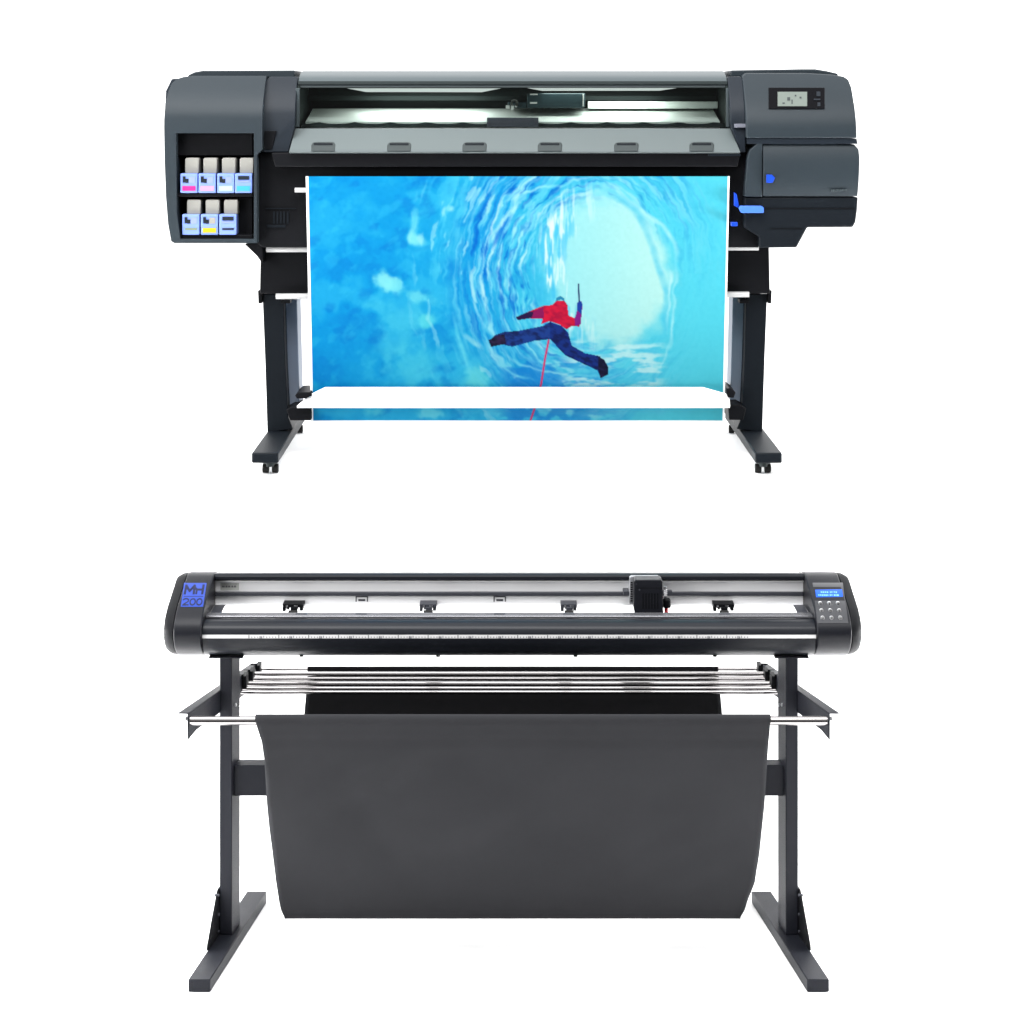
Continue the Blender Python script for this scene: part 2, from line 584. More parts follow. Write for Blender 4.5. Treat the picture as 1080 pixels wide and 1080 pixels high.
ribs([(0.10, 0.44), (0.12, 0.10), (0.30, 0.33), (0.49, 0.10), (0.50, 0.44)], 0.10)
ribs([(0.49, 0.14), (0.60, 0.27), (0.86, 0.27)], 0.085)
ribs([(0.62, 0.25), (0.61, 0.44)], 0.085)
ribs([(0.88, 0.09), (0.88, 0.44)], 0.10)
ribs([(0.08, 0.555), (0.93, 0.555)], 0.03)
ribs([(0.08, 0.70), (0.14, 0.655), (0.25, 0.655), (0.31, 0.70), (0.30, 0.76), (0.08, 0.915), (0.32, 0.915)], 0.058)
for cu in (0.505, 0.805):
    b.ribbon([(cu + 0.115 * math.cos(t), 0.785 + 0.13 * math.sin(t)) for t in [2 * math.pi * i / 16 for i in range(16)]], 0.058, fn, closed=True)
b.build('lettering', M['ink_navy'], badge)


# control panel on the right cap
def sr(u, v):
    x0 = 856.3 + (861.6 - 856.3) * v
    x1 = 889.5 + (895.5 - 889.5) * v
    return (x0 + (x1 - x0) * u, 614.5 + (658.5 - 614.5) * v)


_cr = sorted(cap_rows)


def yp(row):
    return float(np.interp(row, [r for r, _ in _cr], [y for _, y in _cr]))


fr_ = lambda off: (lambda u, v: P(*sr(u, v), yp(sr(u, v)[1])) + Vector((0, -off, 0)))
b = MB()
g = fr_(0.0010)
grid = [[b.bm.verts.new(g(u, v)) for u in (0.02, 0.98)] for v in (0, 0.15, 0.3, 0.45, 0.58, 0.7, 0.81, 0.90, 0.97)]
for i in range(8):
    b.bm.faces.new([grid[i][0], grid[i][1], grid[i + 1][1], grid[i + 1][0]])
r_ = bmesh.ops.extrude_face_region(b.bm, geom=list(b.bm.faces))
for e in r_['geom']:
    if isinstance(e, bmesh.types.BMVert):
        e.co.y += 0.002
pan = b.build('control_panel', M['panel'], caps[1])
b = MB()
g = fr_(0.0018)
b.prism([g(0.075, 0.165), g(0.925, 0.155), g(0.925, 0.335), g(0.075, 0.345)], (0, 0.002, 0))
lcd = b.build('display', M['lcd'], pan)
b = MB()
g = fr_(0.0022)
random.seed(3)
for vrow, spans in ((0.205, [(0.24, 0.29), (0.305, 0.35), (0.37, 0.41), (0.43, 0.475), (0.53, 0.56), (0.575, 0.61), (0.65, 0.69), (0.71, 0.75)]),
                    (0.275, [(0.15, 0.19), (0.205, 0.25), (0.265, 0.30), (0.315, 0.36), (0.375, 0.42), (0.435, 0.47), (0.51, 0.55), (0.565, 0.60), (0.64, 0.70), (0.72, 0.80)])):
    for a0, a1 in spans:
        h = random.uniform(0.03, 0.042)
        b.prism([g(a0, vrow), g(a1, vrow), g(a1, vrow + h), g(a0, vrow + h)], (0, 0.001, 0))
b.build('characters', M['lcd_text'], lcd)
for r in range(3):
    for c_ in range(3):
        px = 865.2 + c_ * 9.3 + r * 1.2
        py = 636.6 + r * 7.6
        c = P(px, py, yp(py))
        b = MB()
        b.tube(c + Vector((0, -0.004, 0.0008)), c + Vector((0, 0.003, 0)), 0.0044, 20, 0.0052)
        bt = b.build('button', M['button'], pan)
        b = MB()
        q = lambda u, v: P(px + u, py + v, yp(py)) + Vector((0, -0.0042, 0.0008))
        kind = r * 3 + c_
        if kind in (1, 3, 5, 7):
            d = {1: (0, -1), 7: (0, 1), 3: (-1, 0), 5: (1, 0)}[kind]
            nrm = (-d[1], d[0])
            tri = [(d[0] * 1.1, d[1] * 1.1), (-d[0] * 0.6 + nrm[0] * 1.0, -d[1] * 0.6 + nrm[1] * 1.0), (-d[0] * 0.6 - nrm[0] * 1.0, -d[1] * 0.6 - nrm[1] * 1.0)]
            b.prism([q(*t) for t in tri], (0, -0.0004, 0))
        elif kind == 4:
            b.ribbon([(1.0 * math.cos(t), 1.0 * math.sin(t)) for t in [2 * math.pi * i / 10 for i in range(10)]], 0.4, q, closed=True)
        else:
            b.ribbon([(-1.1, 0), (1.1, 0)], 0.7, q)
        b.build_each('symbol', M['slot'], pan)

# small studs under the shell
for px in (318, 462, 607, 754):
    b = MB()
    b.tube((XX(px, 5.0), 5.0, ZZ(691, 5.0) + 0.002), (XX(px, 5.0), 5.0, ZZ(691, 5.0) - 0.003), 0.005, 12)
    b.build('stud', M['black'], CUT)

# ---------------- stand (mirrored about its own middle)
X0 = (536.7 - CX) * 5.0 / F
SPL = math.atan2(0.068, 0.53)


def mirror(mb, s):
    if s > 0:
        for v in mb.bm.verts:
            v.co.x = 2 * X0 - v.co.x


ZF = 0.0305
for s in (-1, 1):
    # foot
    fx, rx = XX(210, 4.75), XX(271, 5.28)
    b = MB()
    w = 0.0255
    b.prism([(fx - w, 4.75, 0.001), (fx + w, 4.75, 0.001), (rx + w, 5.28, 0.001), (rx - w, 5.28, 0.001)], (0, 0, ZF - 0.001))
    mirror(b, s)
    foot = b.build('foot', M['steel_black'], CUT, bevel=0.0022)
    # post
    xc = XX(241.6, 5.03)
    rot = Matrix.Translation((xc, 5.035, 0)) @ Matrix.Rotation(-(SPL + 0.005), 4, 'Z') @ Matrix.Translation((-xc, -5.035, 0))
    ztp = ZZ(693, 5.0)
    b = MB(); b.box(xc - 0.0150, xc + 0.0160, 5.0, 5.075, ZF + 0.0005, ztp); b.xform(rot); mirror(b, s)
    post = b.build('post', M['steel_black'], CUT, bevel=0.0022)
    # mounting plate below the body
    b = MB(); b.box(XX(221, 5.0), XX(257, 5.0), 4.985, 5.10, ztp + 0.0005, ZZ(691.2, 5.0)); mirror(b, s)
    b.build('mounting_plate', M['steel_black'], CUT, bevel=0.001)
    # gusset
    b = MB()
    gx = xc - 0.0180
    zt = ZZ(938, 5.0)
    b.prism([(gx - 0.0025, 5.06, ZF + 0.0005), (gx - 0.0025, 4.905, ZF + 0.0005), (gx - 0.0025, 4.908, ZF + 0.012), (gx - 0.0025, 4.985, zt - 0.012), (gx - 0.0025, 4.998, zt), (gx - 0.0025, 5.06, zt)], (0.005, 0, 0))
    b.xform(rot); mirror(b, s)
    gus = b.build('gusset', M['black'], CUT, bevel=0.001)
    b = MB()
    for r in (943, 963, 981):
        zb = ZZ(r, 5.0)
        b.tube((gx - 0.0055, 4.99, zb), (gx + 0.0055, 4.99, zb), 0.0035, 10)
    b.xform(rot); mirror(b, s)
    b.build_each('bolt', M['slot'], gus)
    # bolts on the post where the arm is fixed
    b = MB()
    for r, dy in ((743, 5.03), (747, 5.06)):
        zb = ZZ(r, 5.03)
        b.tube((xc + 0.0155, dy, zb), (xc + 0.0195, dy, zb), 0.004, 10)
    b.xform(rot); mirror(b, s)
    b.build_each('bolt', M['screw'], post)
    # arm: angle iron running from the front rod back to the rollers
    A = Vector((XX(197.5, 4.70), 4.70, ZZ(753, 4.70)))
    B = Vector((XX(271, 5.42), 5.42, ZZ(700.5, 5.42)))
    hA, hB = 27 * 4.7 / F, 0.052
    dn = Vector((0, 0, -1))
    side = Vector(((B - A).y, -(B - A).x, 0)).normalized() * 0.003
    b = MB()
    b.prism([A, B, B + dn * hB, B + dn * hB + (A - B) * 0.08 + dn * 0.002, A + (B - A) * 0.10 + dn * hA * 0.86, A + dn * hA], side)
    out = Vector((-1, 0, 0)) * 0.021
    b.prism([A + out, A + side, B + side, B + out * 0.7], (0, 0, 0.0028))
    mirror(b, s)
    arm = b.build('arm', M['steel_black'], CUT, bevel=0.0008)
    # roller seats on the arm
    ARM = (A, B, side)
    for t, dz in ((0.985, 0.004), (0.87, 0.002), (0.765, 0.002)):
        c = A + (B - A) * t
        b = MB()
        b.box(c.x + 0.002, c.x + 0.013, c.y - 0.022, c.y + 0.020, c.z - 0.030, c.z + dz)
        b.box(c.x - 0.012, c.x + 0.006, c.y - 0.022, c.y - 0.016, c.z - 0.006, c.z + dz + 0.004)
        mirror(b, s)
        b.build('roller_seat', M['black'], arm, bevel=0.0012)
    b = MB()
    c = A + (B - A) * 0.18
    b.tube(c + Vector((0.004, 0, -0.035)), c + Vector((0.0085, 0, -0.035)), 0.003, 8)
    c = A + dn * 0.016
    b.tube(c + Vector((-0.006, 0.012, 0)), c + Vector((0.004, 0.012, 0)), 0.006, 10)
    mirror(b, s)
    b.build_each('bolt', M['screw'], arm)

# crossbeam
xb0 = XX(247.5, 5.03)
b = MB(); b.box(xb0, 2 * X0 - xb0, 5.018, 5.062, ZZ(839.6, 5.018), ZZ(807, 5.018))
b.build('crossbeam', M['steel_black'], CUT, bevel=0.002)

# rods and rollers; each roller's reflection bands are built as separate thin tubes
def rod(name, t, row, rpx, m, xin=0.0):
    c = A + (B - A) * t
    Y = c.y
    x0 = c.x + 0.004 + xin
    z = ZZ(row, Y)
    b = MB()
    b.tube((x0, Y, z), (2 * X0 - x0, Y, z), rpx * Y / F, 24)
    return b.build(name, m, CUT)


rear = rod('rear_rod', 0.985, 705.6, 2.0, M['chrome'])
rod('roller', 0.885, 711.0, 2.7, M['chrome'])
rod('roller', 0.850, 716.2, 2.2, M['chrome'])
rod('roller', 0.775, 721.2, 2.8, M['chrome'])
rod('roller', 0.745, 726.2, 2.2, M['chrome'])
rod('roller', 0.715, 730.2, 2.0, M['chrome'])
YR = 4.712
b = MB()
zr = ZZ(760, YR)
b.tube((XX(201, YR), YR, zr), (2 * X0 - XX(201, YR), YR, zr), 4.6 * YR / F, 28)
b.build('front_rod', M['chrome'], CUT)

# catch cloth: sleeve round the front rod, sag, rise to the rear rod
b = MB()
NU, NV = 90, 120
rod_r = 4.6 * YR / F + 0.0028
path = []
for i in range(9):        # back of sleeve over the top to the front
    a = math.radians(-20 + i * 22.5)
    path.append((YR + rod_r * math.cos(a), zr + rod_r * math.sin(a)))
zbt = ZZ(963.5, 5.06)
ZHEM = ZZ(777.5, 4.715)
front_top = path[-1]
for i in range(1, 70):
    t = i / 69
    z = front_top[1] + (zbt + 0.03 - front_top[1]) * t
    y = front_top[0] + 0.004 * math.sin(min(1, t * 8) * math.pi) + 0.300 * t ** 1.25
    path.append((y, z))
yb0, zb0 = path[-1]
for i in range(1, 12):
    a = math.radians(200 + i * 140 / 11)
    path.append((yb0 + 0.045 + 0.048 * math.cos(a), zbt + 0.03 + 0.03 * math.sin(a) + 0.0))
yq, zq = path[-1]
cB = A + (B - A) * 0.985
zrr = ZZ(705.6, cB.y)
for i in range(1, 41):
    t = i / 40
    path.append((yq + (cB.y - yq) * t ** 2.2, zq + (zrr + 0.004 - zq) * t))
L = [0]
for p, q in zip(path[:-1], path[1:]):
    L.append(L[-1] + math.hypot(q[0] - p[0], q[1] - p[1]))
# outline of the front sheet in the photo (row -> left, right)
rows = [757, 764, 772, 782, 800, 850, 900, 930, 950, 960, 966]
lft = [269.5, 270.5, 273, 276, 278.5, 282, 287, 290.5, 294, 296.5, 300]
rgt = [812.5, 812, 811.5, 810.5, 809, 806, 801, 796, 788, 785, 781]
tot = L[-1]
nfront = 9 + 69
G = []
for k, (y, z) in enumerate(path):
    row = HY + (ZC - z) * F / y
    if k < 9:
        x0, x1 = XX(269.5, YR), XX(812.5, YR)
    elif k < nfront + 6:
        x0 = XX(float(np.interp(row, rows, lft)), y)
        x1 = XX(float(np.interp(row, rows, rgt)), y)
        xe0, xe1 = x0, x1
    else:
        t = (k - nfront - 6) / (len(path) - nfront - 7)
        t = min(1, t * 2.4)
        x0 = xe0 + (XX(325.5, cB.y) - xe0) * t
        x1 = xe1 + (XX(757, cB.y) - xe1) * t
    line = []
    for j in range(NU + 1):
        u = j / NU
        x = x0 + (x1 - x0) * u
        dy = 0
        if 9 <= k < nfront + 8:
            v = (k - 9) / 69
            amp = 0.014 * min(1, v * 2.0)
            dy = amp * (0.5 * math.sin(u * 9.0 + 2.3 * v + 0.6) + 0.35 * math.sin(u * 17 - 5 * v) + 0.3 * math.sin(u * 5.0 - v * 7.0 + 1.0))
            dy += 0.012 * v * math.exp(-((u - (0.08 + 0.25 * v)) / 0.035) ** 2) * 0.6
            dy += 0.013 * math.sin((u * 1.5 + v * 0.9) * 10 + 0.7 * math.sin(u * 6)) * math.exp(-((u - 0.3) / 0.3) ** 2) * math.exp(-((v - 0.35) / 0.3) ** 2)
            dy += 0.006 * math.sin((u * 1.3 + v * 0.8) * 34 + 2.5 * math.sin(u * 7 + v * 3)) * (math.exp(-((u - 0.25) / 0.22) ** 2) * math.exp(-((v - 0.3) / 0.3) ** 2) + 0.6 * math.exp(-((u - 0.85) / 0.12) ** 2) * math.exp(-((v - 0.75) / 0.2) ** 2))
            dy -= 0.008 * math.exp(-((u - (0.95 - 0.1 * v)) / 0.03) ** 2) * v
            dy *= (1 - min(1, v) ** 5) * min(1, v * 6)
            if z > ZHEM:
                dy -= 0.0022          # doubled fabric of the stitched sleeve
        line.append(b.bm.verts.new((x, y + dy, z)))
    G.append(line)
for k in range(len(path) - 1):
    for j in range(NU):
        b.bm.faces.new([G[k][j], G[k][j + 1], G[k + 1][j + 1], G[k + 1][j]])
cloth = b.build('catch_cloth', M['cloth'], CUT, smooth=180)
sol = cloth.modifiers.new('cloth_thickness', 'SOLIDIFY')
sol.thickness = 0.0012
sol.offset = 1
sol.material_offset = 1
cloth.data.materials.append(M['cloth_dark'])      # reverse side blackened: the rear layer's shade is put into the colour
# black sleeve of the cloth on the rear rod
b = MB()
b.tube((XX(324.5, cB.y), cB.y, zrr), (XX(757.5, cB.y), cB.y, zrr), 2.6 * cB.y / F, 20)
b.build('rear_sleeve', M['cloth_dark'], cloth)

# ============================================================ large printer
PY = 5.75
PRN = thing('large_format_printer', 'slate grey wide format inkjet printer with ink bay, window lid and caster legs', 'printer', (0, 5.95, ZP))


def lean(b, front, z0, y_amt):
    """lean front vertices back above height z0 (rounded lid front)"""
    for v in b.bm.verts:
        if v.co.y < front + 0.002 and v.co.z > z0:
            v.co.y += y_amt * ((v.co.z - z0) / 0.1) ** 1.6


def zcuts(b, rows, Y):
    for r in rows:
        bmesh.ops.bisect_plane(b.bm, geom=list(b.bm.verts) + list(b.bm.edges) + list(b.bm.faces), plane_co=(0, 0, ZZ(r, Y)), plane_no=(0, 0, 1))


# ink module with its recessed bay
outer = [(180.5, 254.5), (177.2, 236), (175, 208), (173.6, 170), (173, 134), (173.4, 110), (174.6, 96), (177, 87.5), (181, 83), (188, 80.6), (197, 79.6),
         (276.5, 79.6), (276.5, 158), (270.8, 163), (270.8, 256.5), (184, 256.5)]
hole = [(185.5, 140.5), (267.8, 140.5), (267.8, 252), (190, 252), (186.5, 225)]
b = MB()
b.holed(outer, hole, PY, PY + 0.20)
zcuts(b, (126, 118, 110, 104, 98, 92, 87, 83), PY)
lean(b, PY, ZZ(126, PY), 0.07)
ink = b.build('ink_module', M['slate'], PRN, bevel=0.004, seg=3, smooth=40)
b = MB()
b.outline([(180.5, 254.5), (175, 208), (173, 134), (174.6, 96), (181, 83), (276.5, 79.8), (276.5, 158), (270.8, 163), (270.8, 256.3)], PY + 0.2005, PY + 0.50)
b.build('rear_housing', M['slate_dark'], ink, bevel=0.004)
b = MB()
b.pbox(185.6, 266.4, 203.6, 207.6, PY + 0.012, PY + 0.19)      # shelf between the rows
b.pbox(185.6, 266.4, 247.8, 251.8, PY + 0.012, PY + 0.19)
b.pbox(185.6, 266.4, 140.6, 164, PY + 0.035, PY + 0.19)      # header
b.box(XX(185.7, PY), XX(266.3, PY), PY + 0.192, PY + 0.199, ZZ(251.9, PY), ZZ(140.6, PY))
b.pbox(250.5, 266.2, 208, 247.6, PY + 0.05, PY + 0.19)
b.build('ink_bay', M['black'], ink, bevel=0.0015)

# hinge column right of the ink module
b = MB()
b.outline([(277, 85), (281, 80.5), (311, 80.5), (311, 131), (304.5, 160.5), (277, 160.5)], PY + 0.03, PY + 0.45)
zcuts(b, (120, 110, 100, 92, 86), PY + 0.03)
lean(b, PY + 0.03, ZZ(132, PY + 0.03), 0.05)
hinge = b.build('hinge_column', M['slate_dark'], PRN, bevel=0.003, seg=3)
b = MB(); b.outline([(279, 138), (291.5, 138), (287, 157.5), (277.6, 157.5)], PY + 0.0275, PY + 0.033)
b.build('hinge_recess', M['black'], hinge, bevel=0.001)
# bottom corner of the black chassis under ink module
b = MB()
b.outline([(258, 257.5), (262, 256.8), (276.6, 256.8), (276.6, 278), (271, 270)], PY + 0.06, PY + 0.3)
b.build('chassis_corner', M['black'], PRN, bevel=0.002)

# service module
outer = [(787, 80), (791, 76.5), (857, 76.5), (884, 78.2), (896, 80.2), (900.6, 83.5), (902.5, 92), (903.8, 145.8), (787, 145.8)]
b = MB()
b.outline(outer, PY, PY + 0.5)
zcuts(b, (136, 128, 120, 112, 106, 100, 95, 90, 86, 82), PY)
lean(b, PY, ZZ(136, PY), 0.055)
serv = b.build('service_module', M['slate'], PRN, bevel=0.004, seg=3, smooth=40)


def lean_y(row):
    z, z0 = ZZ(row, PY), ZZ(136, PY)
    return PY + 0.055 * (max(0, z - z0) / 0.1) ** 1.6


b = MB()
sc_pts = [(810.4, 92.4), (869.5, 92.4), (869.5, 114.6), (810.4, 114.6)]
b.prism([P(x, r, lean_y(r)) + Vector((0, -0.004, 0)) for x, r in sc_pts], (0, 0.02, 0))
bez = b.build('touch_screen', M['screen_off'], serv, bevel=0.001)
b = MB()
b.prism([P(x, r, lean_y(r)) + Vector((0, -0.0052, 0)) for x, r in ((820, 96.8), (851, 96.8), (851, 112), (820, 112))], (0, 0.004, 0))
dsp = b.build('display', M['screen_grey'], bez)
b = MB()
for x, r, w, h in ((830, 102.5, 3, 3.4), (834.5, 105, 1.2, 4.5), (843, 102, 2, 1.6), (825, 108, 2.4, 1.5), (838, 100, 1.5, 1.5)):
    b.prism([P(xx, rr, lean_y(rr)) + Vector((0, -0.0056, 0)) for xx, rr in ((x, r), (x + w, r), (x + w, r + h), (x, r + h))], (0, 0.002, 0))
b.build('icon', M['latch'], dsp)
b = MB()
for x, r, w, h in ((861, 96.5, 4, 5), (858, 104, 7, 1.6), (862, 108, 3, 4)):
    b.prism([P(xx, rr, lean_y(rr)) + Vector((0, -0.0046, 0)) for xx, rr in ((x, r), (x + w, r), (x + w, r + h), (x, r + h))], (0, 0.002, 0))
b.build_each('key', M['slate_dark'], bez)

# body below: seam, left strip, door, base
b = MB()
b.outline([(788, 146.3), (903.4, 146.3), (904.6, 151.8), (788, 151.8)], PY + 0.006, PY + 0.5)
b.build('seam_band', M['slate_dark'], PRN)
b = MB()
b.outline([(799, 151), (804.3, 150.5), (804.3, 207.5), (785, 207.5), (788.5, 165), (791, 158)], PY + 0.006, PY + 0.5)
b.build('side_strip', M['slate'], PRN, bevel=0.003, seg=3)
b = MB()
b.outline([(805.3, 152.4), (813, 152.4), (816, 150.6), (881, 150.6), (885, 152.4), (902, 152.4), (906.3, 157.5), (906.8, 166), (905.2, 207.2), (805.3, 207.2)], PY - 0.004, PY + 0.5)
zcuts(b, (158, 164, 172, 182, 192, 200), PY)
for v in b.bm.verts:                     # the door bows outward a little
    if v.co.y < PY + 0.1:
        t = (v.co.z - ZZ(207.2, PY)) / (ZZ(150.6, PY) - ZZ(207.2, PY))
        v.co.y += 0.016 * (2 * abs(t - 0.45)) ** 2.2
door = b.build('door', M['slate'], PRN, bevel=0.004, seg=3, smooth=40)
b = MB()
c = P(812.2, 188.3, PY - 0.006)
b.outline([(808.4, 184.2), (814, 184.2), (817.4, 187.5), (815, 192.8), (808.4, 192.8)], PY - 0.0065, PY + 0.002)
b.build('blue_emblem', M['blue_mark'], door, bevel=0.0008)
b = MB()
for x0, x1, h in ((877, 878.2, 2.4), (878.8, 880.4, 2.4), (881.6, 883, 2.2), (883.6, 885, 1.6), (886, 887.2, 1.6), (888, 890, 1.4), (891, 893.5, 1.2)):
    b.pbox(x0, x1, 199.8, 199.8 + h, PY - 0.0025, PY + 0.006)
b.build('fine_print', M['cover'], door)
b = MB()
b.outline([(785, 208), (905, 208), (904, 222), (902.4, 234), (899.5, 239.6), (851.5, 239.8), (840.2, 261), (801, 261.5), (801, 250), (785, 240)], PY + 0.012, PY + 0.48)
base = b.build('service_base', M['slate_base'], PRN, bevel=0.004, seg=3)
b = MB()
b.pbox(806, 901, 219.6, 220.5, PY + 0.0105, PY + 0.014)
b.pbox(812, 846, 241, 241.7, PY + 0.0105, PY + 0.014)
b.build('seam', M['black'], base)
# blue lever
b = MB()
b.outline([(779.5, 219.5), (781, 217.2), (803, 217.2), (805.6, 219), (805.6, 224.6), (782, 224.6)], PY - 0.006, PY + 0.02)
lev = b.build('loading_lever', M['blue_light'], PRN, bevel=0.002)
b = MB()
b.outline([(774.6, 203), (777, 205), (779.4, 217), (778, 219), (774.6, 217)], PY + 0.0, PY + 0.02)
b.outline([(771.5, 234.5), (778, 234.5), (778, 238.6), (771.5, 238.6)], PY + 0.004, PY + 0.03)
b.build_each('lever_mark', M['blue_mark'], lev, bevel=0.001)

# right window column
b = MB()
b.outline([(770.5, 80.5), (784.5, 80), (786.6, 84), (786.6, 160.8), (780.5, 160.8), (770.5, 131)], PY + 0.022, PY + 0.45)
zcuts(b, (120, 110, 100, 92, 86), PY + 0.022)
lean(b, PY + 0.022, ZZ(132, PY + 0.022), 0.05)
wcol = b.build('hinge_column', M['slate_dark'], PRN, bevel=0.003, seg=3)
b = MB()
b.pbox(774.6, 789, 130.6, 134.6, PY + 0.016, PY + 0.03)
b.build('silver_plate', M['lav'], wcol, bevel=0.001)

# lid over the window
b = MB()
yl = PY + 0.10
pr = [(yl, ZZ(92, yl)), (yl + 0.004, ZZ(86.5, yl)), (yl + 0.02, ZZ(82, yl)), (yl + 0.05, ZZ(78, yl) - 0.002), (yl + 0.09, ZZ(75.2, yl)), (yl + 0.13, ZZ(74, yl) + 0.0), (yl + 0.2, ZZ(74, yl)), (yl + 0.34, ZZ(79, yl)), (yl + 0.34, ZZ(92, yl))]
b.profx(pr, XX(311.5, PY + 0.03), XX(770, PY + 0.03))
lid = b.build('lid', M['cover'], PRN, bevel=0.0015)
b = MB()
b.box(XX(311.8, PY + 0.03), XX(769.8, PY + 0.03), yl - 0.0035, yl + 0.002, ZZ(88.9, yl), ZZ(85.6, yl))
b.box(XX(311.8, PY + 0.03), XX(769.8, PY + 0.03), yl - 0.003, yl + 0.003, ZZ(92.6, yl), ZZ(91.6, yl))
b.build_each('lid_groove', M['latch'], lid)
# rounded tops bridging lid and side modules
for x0, x1 in ((204, 311.0), (770.8, 872)):
    b = MB()
    hh = [(y, min(z, z)) for y, z in pr]
    if x0 < 400:
        pts = [(198, 79.4), (205, 76), (214, 74.4), (310.8, 74), (310.8, 82), (198, 82)]
    else:
        pts = [(770.8, 74), (845, 72.8), (860, 72.8), (872, 74.8), (884, 77.6), (884, 81), (770.8, 81)]
    b.outline(pts, PY + 0.145, PY + 0.46)
    b.build('top_cap', M['slate'], PRN, bevel=0.004, seg=3)

# window bay: back wall, floor, ends
b = MB()
xa, xb_ = XX(311.5, PY + 0.03), XX(770, PY + 0.03)
b.box(xa, xb_, PY + 0.36, PY + 0.40, ZZ(150, PY), ZZ(88, PY))
b.box(xa, xb_, PY + 0.11, PY + 0.36, ZZ(158, PY), ZZ(152, PY))
b.box(xa, xa + 0.006, PY + 0.09, PY + 0.36, ZZ(152, PY), ZZ(90, PY))
b.box(xb_ - 0.006, xb_, PY + 0.09, PY + 0.36, ZZ(152, PY), ZZ(90, PY))
b.build('print_bay', M['bay'], PRN)
# platen: sloping bright metal
b = MB()
y0, y1 = PY + 0.115, PY + 0.33
b.prism([(xa + 0.02, y0, ZZ(128.5, y0)), (xa + 0.02, y1, ZZ(114.5, y1)), (xa + 0.02, y1, ZZ(114.5, y1) - 0.02), (xa + 0.02, y0, ZZ(128.5, y0) - 0.02)], (xb_ - xa - 0.04, 0, 0))
plat = b.build('platen', M['platen_white'], PRN)
b = MB()
b.pbox(620, 757, 107, 114.5, PY + 0.275, PY + 0.295)
b.build('print_zone_plate', M['platen_white'], PRN, bevel=0.001)
# star wheels strip in front of the platen: gives the scalloped dark edge
b = MB()
n = 96
top, bot = [], []
for i in range(n + 1):
    px = 318 + (766 - 318) * i / n
    s = abs(math.sin((px - 336) / 38 * math.pi / 1.0))
    top.append((px, 130.6 - 1.9 * (1 - s) ** 1.5))
yy = PY + 0.106
b.prism([P(x, y, yy) for x, y in top] + [P(766, 134.5, yy), P(318, 134.5, yy)], (0, 0.006, 0))
b.build('wheel_guard', M['latch'], PRN)
# light strips high in the bay
for p4 in ([(366, 93.2), (528, 93.2), (508, 97.2), (386, 97.0)], [(556, 92.8), (714, 92.8), (696, 95.6), (572, 95.8)]):
    b = MB(); b.outline(p4, PY + 0.135, PY + 0.15)
    b.build('light_strip', M['lamp'], PRN)
# carriage on its rail inside
b = MB()
b.box(xa + 0.01, xb_ - 0.01, PY + 0.30, PY + 0.32, ZZ(106, PY + 0.3), ZZ(101, PY + 0.3))
b.build('rail', M['bay'], PRN, bevel=0.001)
b = MB()
b.outline([(556, 98.5), (617, 98.5), (617, 112.5), (614, 114), (556, 114)], PY + 0.20, PY + 0.298)
carr = b.build('print_carriage', M['carr_grey'], PRN, bevel=0.002)
b = MB()
b.pbox(559, 567, 98.8, 100.2, PY + 0.1985, PY + 0.202)
b.pbox(559, 566.5, 107.6, 109.4, PY + 0.1985, PY + 0.202)
b.pbox(614.6, 615.6, 99, 112, PY + 0.1985, PY + 0.202)
b.build_each('marking', M['offwhite'], carr)
b = MB()
b.pbox(535.5, 555.5, 107.5, 114, PY + 0.205, PY + 0.298)
b.build('cutter_block', M['carr_grey'], carr, bevel=0.002)
b = MB()
c = P(542.5, 109.5, PY + 0.19)
b.ribbon([(542.5 + 3.0 * math.cos(t), 109.3 + 3.3 * math.sin(t)) for t in [math.radians(120 + 300 * i / 12) for i in range(13)]], 2.2,
         lambda u, v: P(u, v, PY + 0.195), t=0.004)
b.pbox(533.5, 537.5, 111, 114.6, PY + 0.19, PY + 0.2)
b.pbox(538.8, 541.8, 111.5, 116, PY + 0.19, PY + 0.2)
b.build('white_hook', M['offwhite'], carr)
b = MB()
b.outline([(513.5, 124), (568, 124), (568, 134.2), (513.5, 134.2)], PY + 0.085, PY + 0.104)
b.build('maintenance_tray', M['lav'], PRN, bevel=0.002)

# window frame uprights and pane
b = MB()
yw = PY + 0.078
b.pbox(311.8, 315.8, 93, 134, yw, yw + 0.012)
b.pbox(765.8, 769.4, 93, 134, yw, yw + 0.012)
wf = b.build_each('window_frame', M['cover'], PRN, bevel=0.001)[0]
b = MB()
b.pbox(315.9, 765.7, 92.8, 134.4, yw + 0.004, yw + 0.007)
b.build('window_pane', M['glass'], PRN)

# sill with six latches
b = MB()
y0 = PY - 0.005
y1 = PY + 0.074
b.prism([P(304.6, 160.6, y0), P(781, 160.6, y0), P(780, 158.2, y0 + 0.003), P(770.2, 135.4, y1), P(311.4, 135.4, y1), P(305.4, 158.2, y0 + 0.003)], (0, 0.022, -0.004))
sill = b.build('front_sill', M['sill'], PRN, bevel=0.0015)


def sill_y(row):
    return y0 + 0.003 + (158.2 - row) / (158.2 - 135.4) * (y1 - y0 - 0.003)


for px in (341, 421, 500.5, 580, 660.5, 740):
    b = MB()
    pts = [(px - 12.8, 159.4), (px - 12.8, 153.0), (px - 11, 150.4), (px - 8, 149.6), (px + 9, 149.6), (px + 12, 150.4), (px + 13, 152.6), (px + 12.4, 159.4)]
    b.prism([P(x, r, sill_y(r)) + Vector((0, -0.003, 0)) for x, r in pts], (0, 0.012, 0))
    la = b.build('latch', M['latch'], sill, bevel=0.002)
    b = MB()
    b.prism([P(x, r, sill_y(r)) + Vector((0, -0.0042, 0)) for x, r in ((px - 10, 153), (px + 10, 153), (px + 10, 150.8), (px - 10, 150.8))], (0, 0.004, 0))
    b.build('finger_grip', M['slate_base'], sill, bevel=0.0008)

